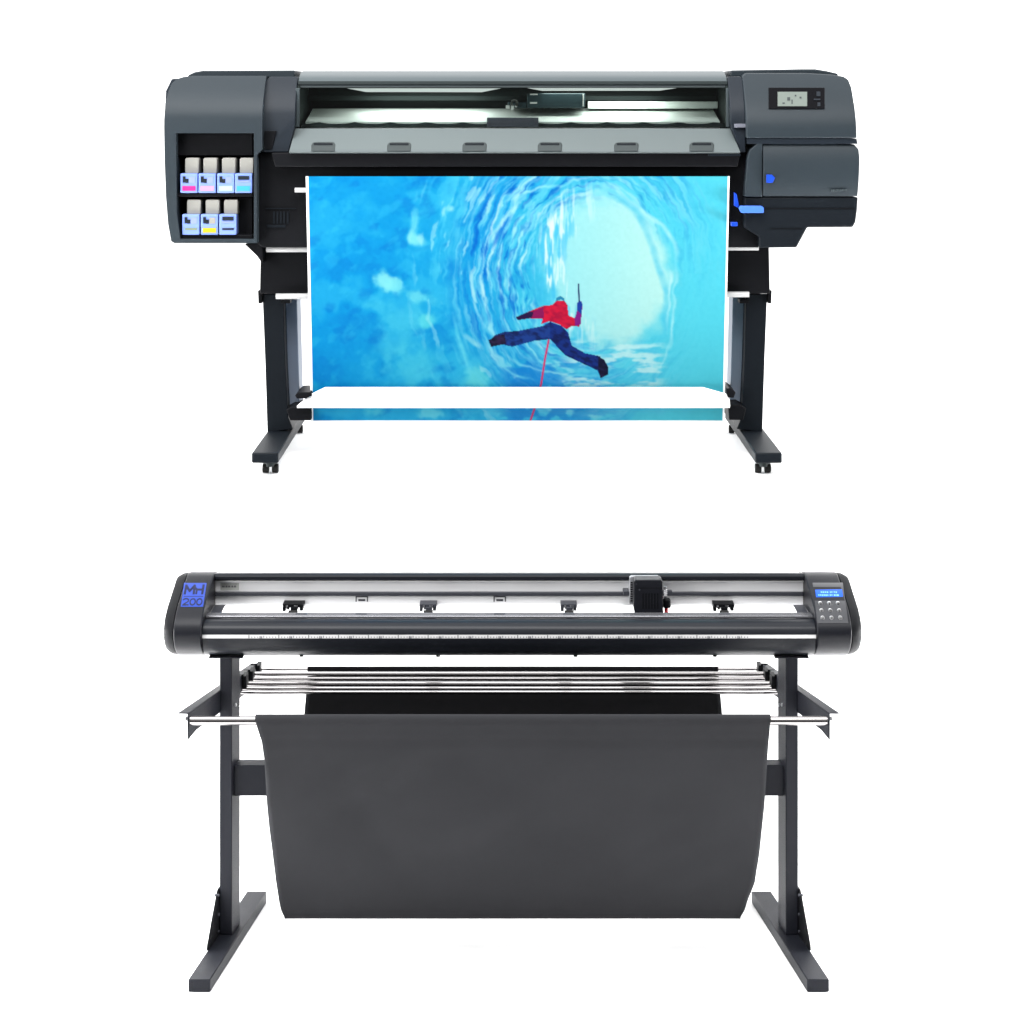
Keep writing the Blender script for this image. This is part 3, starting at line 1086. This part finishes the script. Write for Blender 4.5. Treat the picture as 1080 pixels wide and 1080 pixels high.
# black lower beam behind the paper
b = MB()
b.outline([(271.2, 163), (277, 160.9), (800, 160.9), (800, 261), (277, 261), (271.2, 256.5)], PY + 0.05, PY + 0.42)
beam2 = b.build('lower_beam', M['black'], PRN, bevel=0.002)
b = MB()
b.outline([(286, 161), (781, 161), (778, 176), (290, 176)], PY + 0.014, PY + 0.049)
b.build('output_lip', M['black'], PRN, bevel=0.003)
b = MB()
b.pbox(747, 781, 162.4, 164.6, PY + 0.0115, PY + 0.016)
b.build('lip_label', M['slate_dark'], PRN)
# detail ribs on the black left side
b = MB()
for i in range(5):
    b.pbox(288 + i * 3.6, 290 + i * 3.6, 223, 236, PY + 0.047, PY + 0.052)
b.pbox(282, 301, 237, 240, PY + 0.046, PY + 0.052)
b.pbox(280, 312, 219.5, 220.5, PY + 0.046, PY + 0.052)
b.build('grille', M['slate_base'], beam2)

# ---- stand of the printer
for s in (-1, 1):
    def mir(pts):
        return [((1086 - x) if s > 0 else x, y) for x, y in pts]
    b = MB()
    b.outline(mir([(275, 258.5), (324.5, 258.5), (324.5, 309.5), (274, 309.5)]), 5.87, 6.05)
    brk = b.build('leg_bracket', M['black'], PRN, bevel=0.002)
    b = MB()
    YL = 5.915
    b.outline(mir([(276.8, 310), (299, 310), (301, 380), (304, 440), (309, 452.5), (282, 456.5), (279.5, 380)]), YL, YL + 0.10)
    leg = b.build('leg', M['slate_base'], PRN, bevel=0.0025)
    b = MB()
    b.outline(mir([(272, 306.5), (276, 306.5), (276, 320), (272.5, 320)]), YL - 0.01, YL + 0.05)
    b.outline(mir([(296, 316), (306, 316), (306, 320), (296, 320)]), YL - 0.006, YL + 0.05)
    b.build_each('leg_clamp', M['black'], leg, bevel=0.001)
    b = MB()
    b.outline(mir([(300.5, 310), (313, 310), (316, 428), (303.5, 428)]), YL + 0.06, YL + 0.17)
    b.build('inner_post', M['post_grey'], PRN, bevel=0.002)
    # foot
    wl = 0.0362
    ztp = ZZ(478, 5.55)
    cxf = XX(279.2, 5.55) * (1 if s < 0 else 1) 
    cxr = XX(295, 5.915)
    if s > 0:
        cxf, cxr = XX(811, 5.55), XX(794, 5.915)
    b = MB()
    zb_ = ZZ(489, 5.55)
    rear = 6.33
    cxrr = cxf + (cxr - cxf) * (rear - 5.55) / (5.915 - 5.55)
    b.prism([(cxf - wl, 5.555, zb_), (cxf + wl, 5.555, zb_), (cxrr + wl, rear, zb_), (cxrr - wl, rear, zb_)], (0, 0, ztp - zb_))
    foot = b.build('foot', M['slate_base'], PRN, bevel=0.004)
    for yc in (5.612, 6.28):
        xc_ = cxf + (cxrr - cxf) * (yc - 5.55) / (rear - 5.55) + (0.008 if s < 0 else -0.008)
        b = MB()
        b.tube((xc_, yc, zb_ - 0.0003), (xc_, yc, zb_ - 0.009), 0.020, 20)
        b.tube((xc_, yc, zb_ - 0.009), (xc_, yc, zb_ - 0.018), 0.012, 16)
        cas = b.build('caster', M['latch'], foot)
        b = MB()
        rw = (zb_ - 0.012 - ZP) / 2
        for dx in (-0.013, 0.013):
            b.tube((xc_ + dx - 0.0085, yc + 0.006, ZP + rw + 0.0005), (xc_ + dx + 0.0085, yc + 0.006, ZP + rw + 0.0005), rw, 24)
        b.build('wheel', M['rubber'], foot, bevel=0.002)
    # small brackets that hold the paper guide
    b = MB()
    if s < 0:
        b.outline([(311, 417), (315, 414), (328, 413.5), (329, 417.5), (322, 420.5), (313, 420.5)], 5.85, 6.0)
        b.outline([(302, 432), (308, 429.5), (328, 429.5), (328, 443.5), (306, 443.5)], 5.868, 6.02)
    else:
        b.outline([(766, 410), (770, 409), (776, 414), (774, 419.5), (768, 419.5), (766, 415)], 5.85, 6.0)
        b.outline([(768, 427.5), (780, 427), (787, 431), (784, 443), (769, 443)], 5.868, 6.02)
    b.build_each('guide_bracket', M['black'], leg, bevel=0.002)

# horizontal bars: ends show on both sides of the paper
for r, x0, x1, rr, Y in ((262.5, 281, 800, 3.6, 5.83), (312.5, 291, 790, 3.0, 5.85)):
    b = MB()
    b.tube(P(x0, r, Y), P(x1, r - 2.0, Y), rr * Y / F, 20)
    b.build('spindle_bar', M['chrome_bar'], PRN)
b = MB()
b.tube(P(311, 200.5, PY + 0.03), P(324, 200.5, PY + 0.03), 2.6 * PY / F, 16)
b.build('paper_stop', M['chrome_bar'], PRN)
b = MB()
b.pbox(802, 809, 306.5, 310, 5.90, 5.914)
b.build('leg_label', M['chrome_bar'], PRN)

# white paper guide: a tilted panel in front of the paper
b = MB()
pts = [P(343, 408.3, 5.872), P(741, 408.3, 5.872), P(769, 416, 5.862), P(770, 428.4, 5.848), P(313, 428.4, 5.848), P(326, 416.5, 5.862)]
b.prism(pts, (0, 0.006, -0.006))
b.build('paper_guide', M['clip_white'], PRN)

# ============================================================ ink cartridges
inks = [
    # x, cap row, body rows, colour, label
    (190.2, 166.5, 183, 203.4, (228, 40, 150), 'magenta', 'ink cartridge with bright magenta patch in the printer ink bay'),
    (209.4, 166.5, 183, 203.4, (240, 175, 215), 'pink', 'ink cartridge with pale pink patch in the printer ink bay'),
    (229.0, 166.5, 183, 203.4, (205, 235, 240), 'pale cyan', 'ink cartridge with very pale icy patch beside the cyan cartridge'),
    (247.8, 166.5, 183, 203.4, (70, 195, 240), 'cyan', 'ink cartridge with bright cyan patch at the end of the upper row'),
    (192.2, 210.5, 226, 247.6, (150, 165, 110), 'olive', 'ink cartridge with small dull olive patch below the magenta cartridge'),
    (211.8, 210.5, 226, 247.6, (240, 215, 30), 'yellow', 'ink cartridge with bright yellow patch in the lower row'),
    (231.2, 210.5, 226, 247.6, (25, 28, 45), 'black', 'ink cartridge with black stripe at the end of the lower row'),
]
for (x, r0, r1, r2, colr, cn, label) in inks:
    yc = PY + 0.006
    w = 18.0
    loc = P(x + w / 2, r2, yc + 0.06)
    if r2 < 230:
        loc.z = ZZ(203.6, PY + 0.012)
    else:
        loc.z = ZZ(247.8, PY + 0.012)
    t = thing('ink_cartridge', label, 'ink cartridge', loc, 'ink cartridges in the printer bay')
    b = MB()
    b.box(XX(x, yc), XX(x + w, yc), yc, yc + 0.15, loc.z + 0.0006, ZZ(r1, yc))
    body = b.build('body', M['cart_body'], t, bevel=0.002)
    b = MB()
    b.outline([(x + 5, r1 - 0.05), (x + 5, r0 + 1.5), (x + 6.2, r0), (x + w + 0.6, r0), (x + w + 1.6, r0 + 1.2), (x + w + 1.2, r1 - 0.05)][::1], yc + 0.012, yc + 0.14)
    b.build('grip', M['cart_cap'], t, bevel=0.002)
    b = MB()
    b.pbox(x + 2, x + w - 2, r2 - 7.2, r2 - 2.2, yc - 0.0012, yc + 0.001) if cn not in ('black', 'olive') else b.pbox(x + 3, x + w - 2.5, r2 - 7.0, r2 - 5.0, yc - 0.0012, yc + 0.001)
    b.build('colour_patch', mat('ink_label_' + cn.replace(' ', '_'), srgb(*[c_ * 0.68 for c_ in colr]), 0.45, spec=0.3), t)
    b = MB()
    if cn in ('cyan', 'black'):
        b.pbox(x + 3.2, x + w - 3, r1 + 2.6, r1 + 6.5, yc - 0.0014, yc + 0.001)
    else:
        b.pbox(x + 2.4, x + 5.4, r1 + 3, r1 + 9.6, yc - 0.0014, yc + 0.001)
        b.pbox(x + 5.4, x + 8.6, r1 + 5.6, r1 + 10, yc - 0.0013, yc + 0.001)
    b.build('chip', M['slate_dark'], t)
    b = MB()
    b.pbox(x + 9, x + w - 2.6, r1 + 3.6, r1 + 10, yc - 0.0011, yc + 0.001) if cn not in ('cyan', 'black') else b.pbox(x + 2.2, x + w - 2, r1 + 7.6, r1 + 9.2, yc - 0.0011, yc + 0.001)
    b.build('printed_label', M['cart_pale'] if cn != 'yellow' else M['cart_cap'], t)

# ============================================================ printed banner
W, H = 620, 360
bx0, bx1, by0, by1 = 322.6, 769.4, 186.0, 445.5


def vnoise(u, v, fu, fv, seed, oct=4):
    """smooth lattice noise, 0..1"""
    out = np.zeros_like(u)
    amp, tot_ = 1.0, 0.0
    for o in range(oct):
        r = np.random.default_rng(seed + o * 17)
        g = r.random((64, 64))
        a, c = u * fu, v * fv
        i, j = np.floor(a).astype(int), np.floor(c).astype(int)
        fa, fc = a - i, c - j
        fa, fc = fa * fa * (3 - 2 * fa), fc * fc * (3 - 2 * fc)
        q = lambda ii, jj: g[ii % 64, jj % 64]
        out += amp * ((q(i, j) * (1 - fa) + q(i + 1, j) * fa) * (1 - fc) + (q(i, j + 1) * (1 - fa) + q(i + 1, j + 1) * fa) * fc)
        tot_ += amp
        amp *= 0.5
        fu, fv = fu * 2, fv * 2
    return out / tot_


def inpoly(X, Y, pts):
    ins = np.zeros(X.shape, bool)
    n = len(pts)
    for i in range(n):
        x1, y1 = pts[i]
        x2, y2 = pts[(i + 1) % n]
        if y1 == y2:
            continue
        c = ((y1 > Y) != (y2 > Y)) & (X < (x2 - x1) * (Y - y1) / (y2 - y1) + x1)
        ins ^= c
    return ins


def sstep(a, b_, x):
    t = np.clip((x - a) / (b_ - a), 0, 1)
    return t * t * (3 - 2 * t)


def blur(A, n):
    for _ in range(n):
        p = np.pad(A, ((1, 1), (1, 1), (0, 0)), 'edge')
        A = (p[:-2, 1:-1] + p[2:, 1:-1] + p[1:-1, :-2] + p[1:-1, 2:] + 2 * A) / 6
    return A


def along(X, Y, pts):
    """0..1 position of the nearest point along a polyline"""
    best, pos, run = np.full(X.shape, 1e9), np.zeros(X.shape), 0.0
    for (x1, y1), (x2, y2) in zip(pts[:-1], pts[1:]):
        dx, dy = x2 - x1, y2 - y1
        t = np.clip(((X - x1) * dx + (Y - y1) * dy) / (dx * dx + dy * dy + 1e-9), 0, 1)
        d = np.hypot(X - x1 - t * dx, Y - y1 - t * dy)
        ln = math.hypot(dx, dy)
        pos = np.where(d < best, run + t * ln, pos)
        best = np.minimum(best, d)
        run += ln
    return pos / run


def seg_d(X, Y, pts):
    d = np.full(X.shape, 1e9)
    for (x1, y1), (x2, y2) in zip(pts[:-1], pts[1:]):
        dx, dy = x2 - x1, y2 - y1
        t = np.clip(((X - x1) * dx + (Y - y1) * dy) / (dx * dx + dy * dy + 1e-9), 0, 1)
        d = np.minimum(d, np.hypot(X - x1 - t * dx, Y - y1 - t * dy))
    return d


gx, gy = np.meshgrid(np.linspace(bx0, bx1, W), np.linspace(by0, by1, H))


def paint(X, Y):
    C = np.zeros(X.shape + (3,))
    wob = (vnoise(X, Y, 1 / 40, 1 / 40, 5) - 0.5)
    wob2 = (vnoise(X, Y, 1 / 14, 1 / 14, 9) - 0.5)
    # base: deep cyan at left to turquoise at right
    t = sstep(330, 740, X + 60 * wob + 0.12 * (Y - 300))
    lc, rc = np.array([8, 152, 220]), np.array([84, 212, 232])
    C[:] = lc + (rc - lc) * t[..., None]

    def blend(col, a):
        a = np.clip(a, 0, 1)[..., None]
        C[:] = C * (1 - a) + np.array(col) * a

    # soft cloudy ice on the left
    n1 = vnoise(X + 30 * wob, Y + 30 * wob2, 1 / 34, 1 / 26, 21)
    left = 1 - sstep(470, 600, X)
    blend((0, 120, 205), sstep(0.56, 0.76, n1) * 0.40 * left)
    blend((75, 205, 235), sstep(0.56, 0.36, n1) * 0.30 * left)
    n2 = vnoise(X * 0.8 - Y * 0.6, X * 0.6 + Y * 0.8, 1 / 16, 1 / 9, 33)
    blend((60, 195, 235), sstep(0.55, 0.75, n2) * 0.35 * left)
    blend((0, 105, 200), sstep(0.60, 0.80, vnoise(X * 0.9 - Y * 0.4, X * 0.4 + Y * 0.9, 1 / 20, 1 / 12, 35)) * 0.32 * left)
    def blob(cx, cy, rx, ry, ang, col, a, soft=0.5):
        ca, sa = math.cos(math.radians(ang)), math.sin(math.radians(ang))
        u = ((X - cx) * ca + (Y - cy) * sa) / rx
        v = (-(X - cx) * sa + (Y - cy) * ca) / ry
        r = np.hypot(u, v) + wob2 * 1.9 + wob * 0.5
        blend(col, a * (1 - sstep(1 - soft, 1 + soft, r)))
    blob(420, 355, 30, 34, 20, (80, 208, 232), 0.5, 0.6)
    blob(432, 385, 24, 24, 10, (78, 208, 230), 0.5, 0.6)
    blob(414, 358, 5, 7, 0, (30, 165, 222), 0.5, 0.8)
    blob(404, 298, 7, 12, -35, (140, 232, 235), 0.9)
    blob(415, 304, 9, 7, 25, (130, 230, 236), 0.8)
    blob(441, 314, 12, 6, 15, (110, 222, 235), 0.8)
    blob(439, 253, 7, 4, 20, (140, 232, 236), 0.8, 0.8)
    blob(433, 249, 3, 5, 0, (150, 236, 238), 0.7, 0.8)
    blob(436, 236, 4, 14, 8, (110, 220, 236), 0.6)
    blob(448, 342, 7, 9, 0, (95, 220, 228), 0.7)
    blob(475, 220, 5, 4, 0, (170, 235, 238), 0.8)
    blob(508, 402, 14, 14, 0, (110, 225, 225), 0.7)
    blob(345, 430, 30, 7, 0, (60, 195, 238), 0.5)
    blob(395, 434, 12, 5, 0, (90, 215, 235), 0.7)
    blob(455, 436, 14, 6, 0, (120, 226, 238), 0.7)
    blob(560, 434, 60, 5, 0, (90, 205, 240), 0.6)
    blob(665, 432, 50, 6, 0, (90, 205, 240), 0.5)

    # tunnel
    cx, cy = 622.0, 288.0
    ex, ey = (X - cx) / 92.0, (Y - cy) / 104.0
    R = np.hypot(ex, ey) + 0.05 * wob
    TH = np.mod(np.arctan2(ey, ex), 2 * math.pi)      # seam where the swirl is faint
    sw = R + 0.16 * wob2 * 0.6 + 0.045 * np.sin(TH * 2 + 1.0)
    ring = sstep(0.60, 0.78, R) * (1 - sstep(1.25, 1.75, R))
    lefty = 0.5 - 0.5 * np.cos(TH - math.radians(20))        # strong on the left and upper left
    lefty = np.clip(lefty, 0, 1) ** 0.8
    st = vnoise(TH * 6 + 40, sw * 26, 0.55, 1.0, 51, 3)
    st2 = vnoise(TH * 9 + 70, sw * 34, 0.6, 1.0, 77, 3)
    blend((10, 140, 218), ring * lefty * 0.55 * sstep(0.95, 1.25, R))
    blend((205, 244, 245), sstep(0.50, 0.76, st) * ring * lefty * 0.85)
    blend((0, 92, 200), sstep(0.52, 0.78, st2) * ring * lefty * 0.8)
    blend((120, 222, 240), sstep(0.50, 0.62, vnoise(TH * 5 + 9, sw * 18, 0.7, 1.0, 91, 3)) * ring * lefty * 0.5)
    wide = sstep(1.2, 1.35, R) * (1 - sstep(1.7, 2.3, R)) * lefty
    blend((90, 212, 238), sstep(0.55, 0.7, vnoise(TH * 5 + 3, sw * 12, 0.8, 1.0, 103, 3)) * wide * 0.5)
    blend((190, 240, 242), sstep(0.66, 0.76, vnoise(TH * 7 + 3, sw * 16, 0.8, 1.0, 107, 3)) * wide * 0.55)
    fine = sstep(0.55, 0.8, R) * (1 - sstep(1.2, 1.8, R)) * (0.08 + 0.92 * lefty)
    blend((170, 236, 244), sstep(0.56, 0.72, vnoise(TH * 8 + 20, sw * 52, 0.7, 1.0, 301, 2)) * fine * 0.42)
    blend((0, 110, 205), sstep(0.58, 0.74, vnoise(TH * 8 + 50, sw * 48, 0.7, 1.0, 311, 2)) * fine * 0.34)
    # bright mouth of the tunnel
    mx = (X - 642) / 64.0
    my = (Y - 285) / 78.0
    mr = np.hypot(mx, my) + 0.10 * wob + -0.10 * (mx * my)
    mm = 1 - sstep(0.84, 1.20, mr + 0.25 * wob2)
    tt = np.clip((X - 590) / 110, 0, 1)[..., None]
    mouth = np.array([158, 231, 235]) * (1 - tt) + np.array([188, 239, 232]) * tt
    a = mm[..., None] * 0.96
    C[:] = C * (1 - a) + mouth * a
    # grooves inside the left lip of the mouth
    gl = sstep(0.62, 0.8, mr) * (1 - sstep(1.0, 1.3, mr)) * np.clip(-mx, 0, 1)
    blend((225, 248, 245), gl * sstep(0.52, 0.68, vnoise(X, Y, 1 / 3.2, 1 / 26, 121, 3)) * 1.2)
    blend((70, 195, 235), gl * sstep(0.55, 0.7, vnoise(X, Y, 1 / 3.6, 1 / 22, 131, 3)) * 1.0)
    # outer glassy rim on the right
    def line(pts, wd, col, a):
        d = seg_d(X + 7 * wob2, Y + 7 * wob2, pts) + 1.2 * wob2
        fade = np.sin(np.clip(along(X, Y, pts), 0.03, 0.97) * math.pi) ** 0.6
        patch = 0.45 + 0.75 * vnoise(X, Y, 1 / 9, 1 / 9, 211, 2)
        blend(col, a * fade * patch * (1 - sstep(wd * 0.2, wd * 1.7, d)))
    line([(636, 193), (650, 199), (664, 213), (680, 225), (700, 238), (714, 258), (716, 275)], 2.2, (190, 240, 245), 0.85)
    line([(715, 270), (714, 300), (712, 340), (706, 375), (694, 402)], 1.4, (170, 238, 245), 0.75)
    line([(708, 282), (708, 320), (705, 350)], 1.2, (205, 245, 248), 0.7)
    line([(672, 222), (690, 262), (703, 305), (704, 345), (696, 372)], 3.0, (60, 190, 228), 0.55)
    line([(648, 203), (672, 222), (686, 248)], 4.0, (50, 185, 228), 0.45)
    line([(530, 212), (545, 205), (570, 198), (600, 195)], 1.6, (170, 238, 242), 0.7)
    line([(540, 228), (530, 240), (520, 262)], 2.4, (20, 95, 205), 0.75)
    line([(547, 214), (536, 225), (528, 238), (516, 256)], 2.0, (200, 244, 245), 0.85)
    line([(494, 276), (496, 300), (502, 325), (510, 345)], 1.7, (190, 240, 242), 0.75)
    line([(505, 290), (510, 310), (514, 330)], 1.5, (200, 242, 244), 0.75)
    line([(488, 352), (498, 360), (508, 366)], 2.2, (180, 238, 240), 0.8)
    line([(476, 330), (480, 350), (490, 380), (497, 398)], 1.5, (110, 222, 238), 0.7)
    # floor of ice behind the climber
    lo = sstep(372, 388, Y) * (1 - sstep(560, 700, X)) * sstep(515, 545, X)
    blend((20, 130, 215), 0.75 * lo * sstep(0.45, 0.6, vnoise(X, Y, 1 / 14, 1 / 7, 141)))
    line([(530, 372), (548, 384), (570, 392), (600, 396), (640, 398)], 1.3, (150, 230, 240), 0.8)
    line([(522, 380), (540, 394), (565, 402)], 1.2, (120, 220, 238), 0.7)
    fl = sstep(352, 368, Y) * (1 - sstep(690, 712, X)) * sstep(585, 610, X) * (1 - sstep(404, 412, Y))
    blend((208, 244, 242), fl * 0.75 * sstep(0.50, 0.62, vnoise(X, Y, 1 / 22, 1 / 5, 151)))
    blend((80, 200, 232), fl * 0.65 * sstep(0.55, 0.7, vnoise(X, Y, 1 / 20, 1 / 5, 161)))
    # fine print grain
    gr = (vnoise(X, Y, 1 / 3.0, 1 / 3.0, 171, 2) - 0.5)[..., None]
    C[:] += gr * 7

    C[:] = blur(C, 1)
    # the climber
    Zp = lambda pts: [(530 + x / 3.856, 180 + y / 3.856) for x, y in pts]
    def fill(pts, col, shade=None):
        m_ = inpoly(X, Y, Zp(pts)).astype(float)
        blend(col, m_)
        if shade is not None:
            nn = vnoise(X * 0.7 + Y * 0.5, Y - X * 0.4, 1 / 4.0, 1 / 3.0, 181, 2)
            blend(shade, m_ * sstep(0.30, 0.85, nn) * 0.7)
    d = seg_d(X, Y, Zp([(190, 690), (176, 760), (160, 865), (140, 945), (114, 1020)]))
    blend((215, 60, 110), 1 - sstep(0.7, 1.3, d))
    blend((30, 40, 90), 1 - sstep(0.5, 1.0, seg_d(X, Y, Zp([(312, 462), (315, 535)]))))
    fill([(200, 612), (165, 632), (60, 652), (10, 655), (-30, 668), (-55, 690), (-48, 714), (-5, 706), (40, 716), (130, 692), (205, 684)], (28, 62, 140), (14, 22, 60))
    fill([(-58, 690), (-30, 672), (8, 664), (14, 704), (-48, 716)], (22, 24, 48), (60, 40, 80))
    fill([(196, 615), (245, 632), (270, 658), (286, 712), (340, 742), (402, 755), (432, 792), (438, 826), (408, 842), (392, 812), (336, 786), (262, 752), (222, 712), (194, 682)], (22, 50, 130), (12, 18, 55))
    fill([(396, 756), (420, 768), (438, 800), (438, 828), (406, 844), (396, 808)], (18, 20, 48), (40, 40, 80))
    fill([(54, 596), (110, 572), (166, 550), (206, 546), (222, 528), (252, 528), (266, 545), (272, 590), (298, 600), (322, 612), (316, 634), (284, 632), (264, 646), (236, 626), (194, 612), (158, 624), (166, 602), (112, 600), (62, 608)], (214, 26, 62), (150, 16, 60))
    fill([(54, 596), (100, 576), (128, 572), (120, 598), (62, 608)], (40, 24, 70))
    fill([(128, 572), (168, 552), (170, 600), (120, 600)], (140, 24, 90))
    fill([(296, 604), (310, 560), (308, 540), (326, 530), (328, 560), (322, 625), (300, 632)], (130, 30, 130))
    fill([(306, 566), (308, 538), (320, 528), (328, 540), (326, 585)], (28, 62, 160))
    fill([(218, 532), (222, 516), (238, 510), (252, 518), (256, 532), (240, 524)], (40, 130, 170))
    C[:] = C * 0.5 + blur(C, 1) * 0.5
    return np.clip(C, 0, 255)


img = paint(gx, gy)
# paper margins stay white
mg = (gx < 325.0) | (gx > 767.3) | (gy > 443.8)
img[mg] = (255, 255, 255)
lin = img / 255.0
lin = np.where(lin <= 0.04045, lin / 12.92, ((lin + 0.055) / 1.055) ** 2.4)
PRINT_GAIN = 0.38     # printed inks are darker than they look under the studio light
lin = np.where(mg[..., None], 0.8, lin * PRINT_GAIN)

yg = np.linspace(0, 1, H)
Yd = 5.758 + 0.145 * yg ** 1.0      # the sheet hangs slightly back
loc = Vector((0, 5.85, ZP))
Yg = np.repeat(Yd[:, None], W, 1) + 0.0015 * np.sin(np.linspace(0, 9, W))[None, :] * yg[:, None]
# columns are set at the top and hang straight down
Xg = (gx - CX) * 5.76 / F
Zg = ZC - (gy - HY) * np.repeat(Yd[:, None], W, 1) / F
co = np.stack([Xg - loc.x, Yg - loc.y, Zg - loc.z], -1).reshape(-1, 3).astype(np.float32)
me = bpy.data.meshes.new('printed_banner')
idx = np.arange(W * H).reshape(H, W)
quads = np.stack([idx[:-1, :-1], idx[1:, :-1], idx[1:, 1:], idx[:-1, 1:]], -1).reshape(-1, 4)
me.vertices.add(W * H)
me.vertices.foreach_set('co', co.ravel())
me.loops.add(quads.size)
me.loops.foreach_set('vertex_index', quads.ravel().astype(np.int32))
me.polygons.add(len(quads))
me.polygons.foreach_set('loop_start', np.arange(0, quads.size, 4, dtype=np.int32))
me.update(calc_edges=True)
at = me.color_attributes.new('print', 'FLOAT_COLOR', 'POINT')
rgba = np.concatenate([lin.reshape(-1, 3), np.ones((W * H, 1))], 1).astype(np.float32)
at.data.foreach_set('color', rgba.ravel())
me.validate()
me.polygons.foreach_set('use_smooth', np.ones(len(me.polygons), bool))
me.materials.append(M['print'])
ban = bpy.data.objects.new('printed_banner', me)
COL.objects.link(ban)
ban.location = loc
ban['label'] = 'blue print of a red jacketed climber in an ice tunnel hanging from the printer'
ban['category'] = 'printed banner'

# ================================================================ lighting
w = bpy.data.worlds.new('World')
scene.world = w
w.use_nodes = True
nt = w.node_tree
bg = nt.nodes['Background']
tc = nt.nodes.new('ShaderNodeTexCoord')
sx = nt.nodes.new('ShaderNodeSeparateXYZ')
nt.links.new(tc.outputs['Generated'], sx.inputs[0])


def ramp(sock, a, b_, lo, hi):
    r = nt.nodes.new('ShaderNodeMapRange')
    r.interpolation_type = 'SMOOTHSTEP'
    for k, v in (('From Min', a), ('From Max', b_), ('To Min', lo), ('To Max', hi)):
        r.inputs[k].default_value = v
    nt.links.new(sock, r.inputs['Value'])
    return r.outputs['Result']


# a white room whose far end (behind the camera) and floor are dim
ry = ramp(sx.outputs['Y'], -0.45, 0.15, 0.10, 2.7)
rz = ramp(sx.outputs['Z'], 0.15, 0.7, 0.0, 1.6)
mxm = nt.nodes.new('ShaderNodeMath')
mxm.operation = 'MAXIMUM'
nt.links.new(ry, mxm.inputs[0])
nt.links.new(rz, mxm.inputs[1])
nt.links.new(mxm.outputs[0], bg.inputs['Strength'])
bg.inputs['Color'].default_value = (1, 1, 1, 1)


def area(name, loc, target, sx_, sy_, power, color=(1, 1, 1)):
    d = bpy.data.lights.new(name, 'AREA')
    d.shape = 'RECTANGLE'
    d.size, d.size_y = sx_, sy_
    d.energy = power
    d.color = color
    o = bpy.data.objects.new(name, d)
    COL.objects.link(o)
    o.location = loc
    o.rotation_euler = (Vector(target) - Vector(loc)).to_track_quat('-Z', 'Y').to_euler()
    return o


area('softbox_overhead', (-0.7, 3.6, 5.2), (0, 5.4, 0.9), 5.0, 2.4, 480)
area('softbox_key', (-4.2, 1.2, 2.6), (0, 5.3, 0.9), 2.2, 2.6, 260)
for sx2 in (-1, 1):
    area('fill_low', (sx2 * 2.6, 5.22, 0.55), (0, 5.12, 0.0), 0.9, 0.6, 215)  # added out of view to clear the shade beneath the cloth
    area('fill_side', (sx2 * 3.4, 6.1, ZP + 0.9), (0, 6.0, ZP), 1.0, 0.8, 70)  # added out of view to lighten the floor shadow under the printer

# unseen area lights added under the printer lid to brighten the bay
for p0, p1 in ((386, 508), (572, 696)):
    yy = PY + 0.22
    area('bay_fill', ((XX(p0, yy) + XX(p1, yy)) / 2, yy, ZZ(93.4, yy)), ((XX(p0, yy) + XX(p1, yy)) / 2, yy + 0.001, 0), XX(p1, yy) - XX(p0, yy), 0.07, 1.3, (0.95, 1.0, 0.96))

vs = scene.view_settings
vs.view_transform = 'Standard'
vs.look = 'None'
vs.exposure = 0.0
vs.gamma = 1.0
vs.use_curve_mapping = False
scene.display_settings.display_device = 'sRGB'
scene.cycles.max_bounces = 8
scene.cycles.use_denoising = True
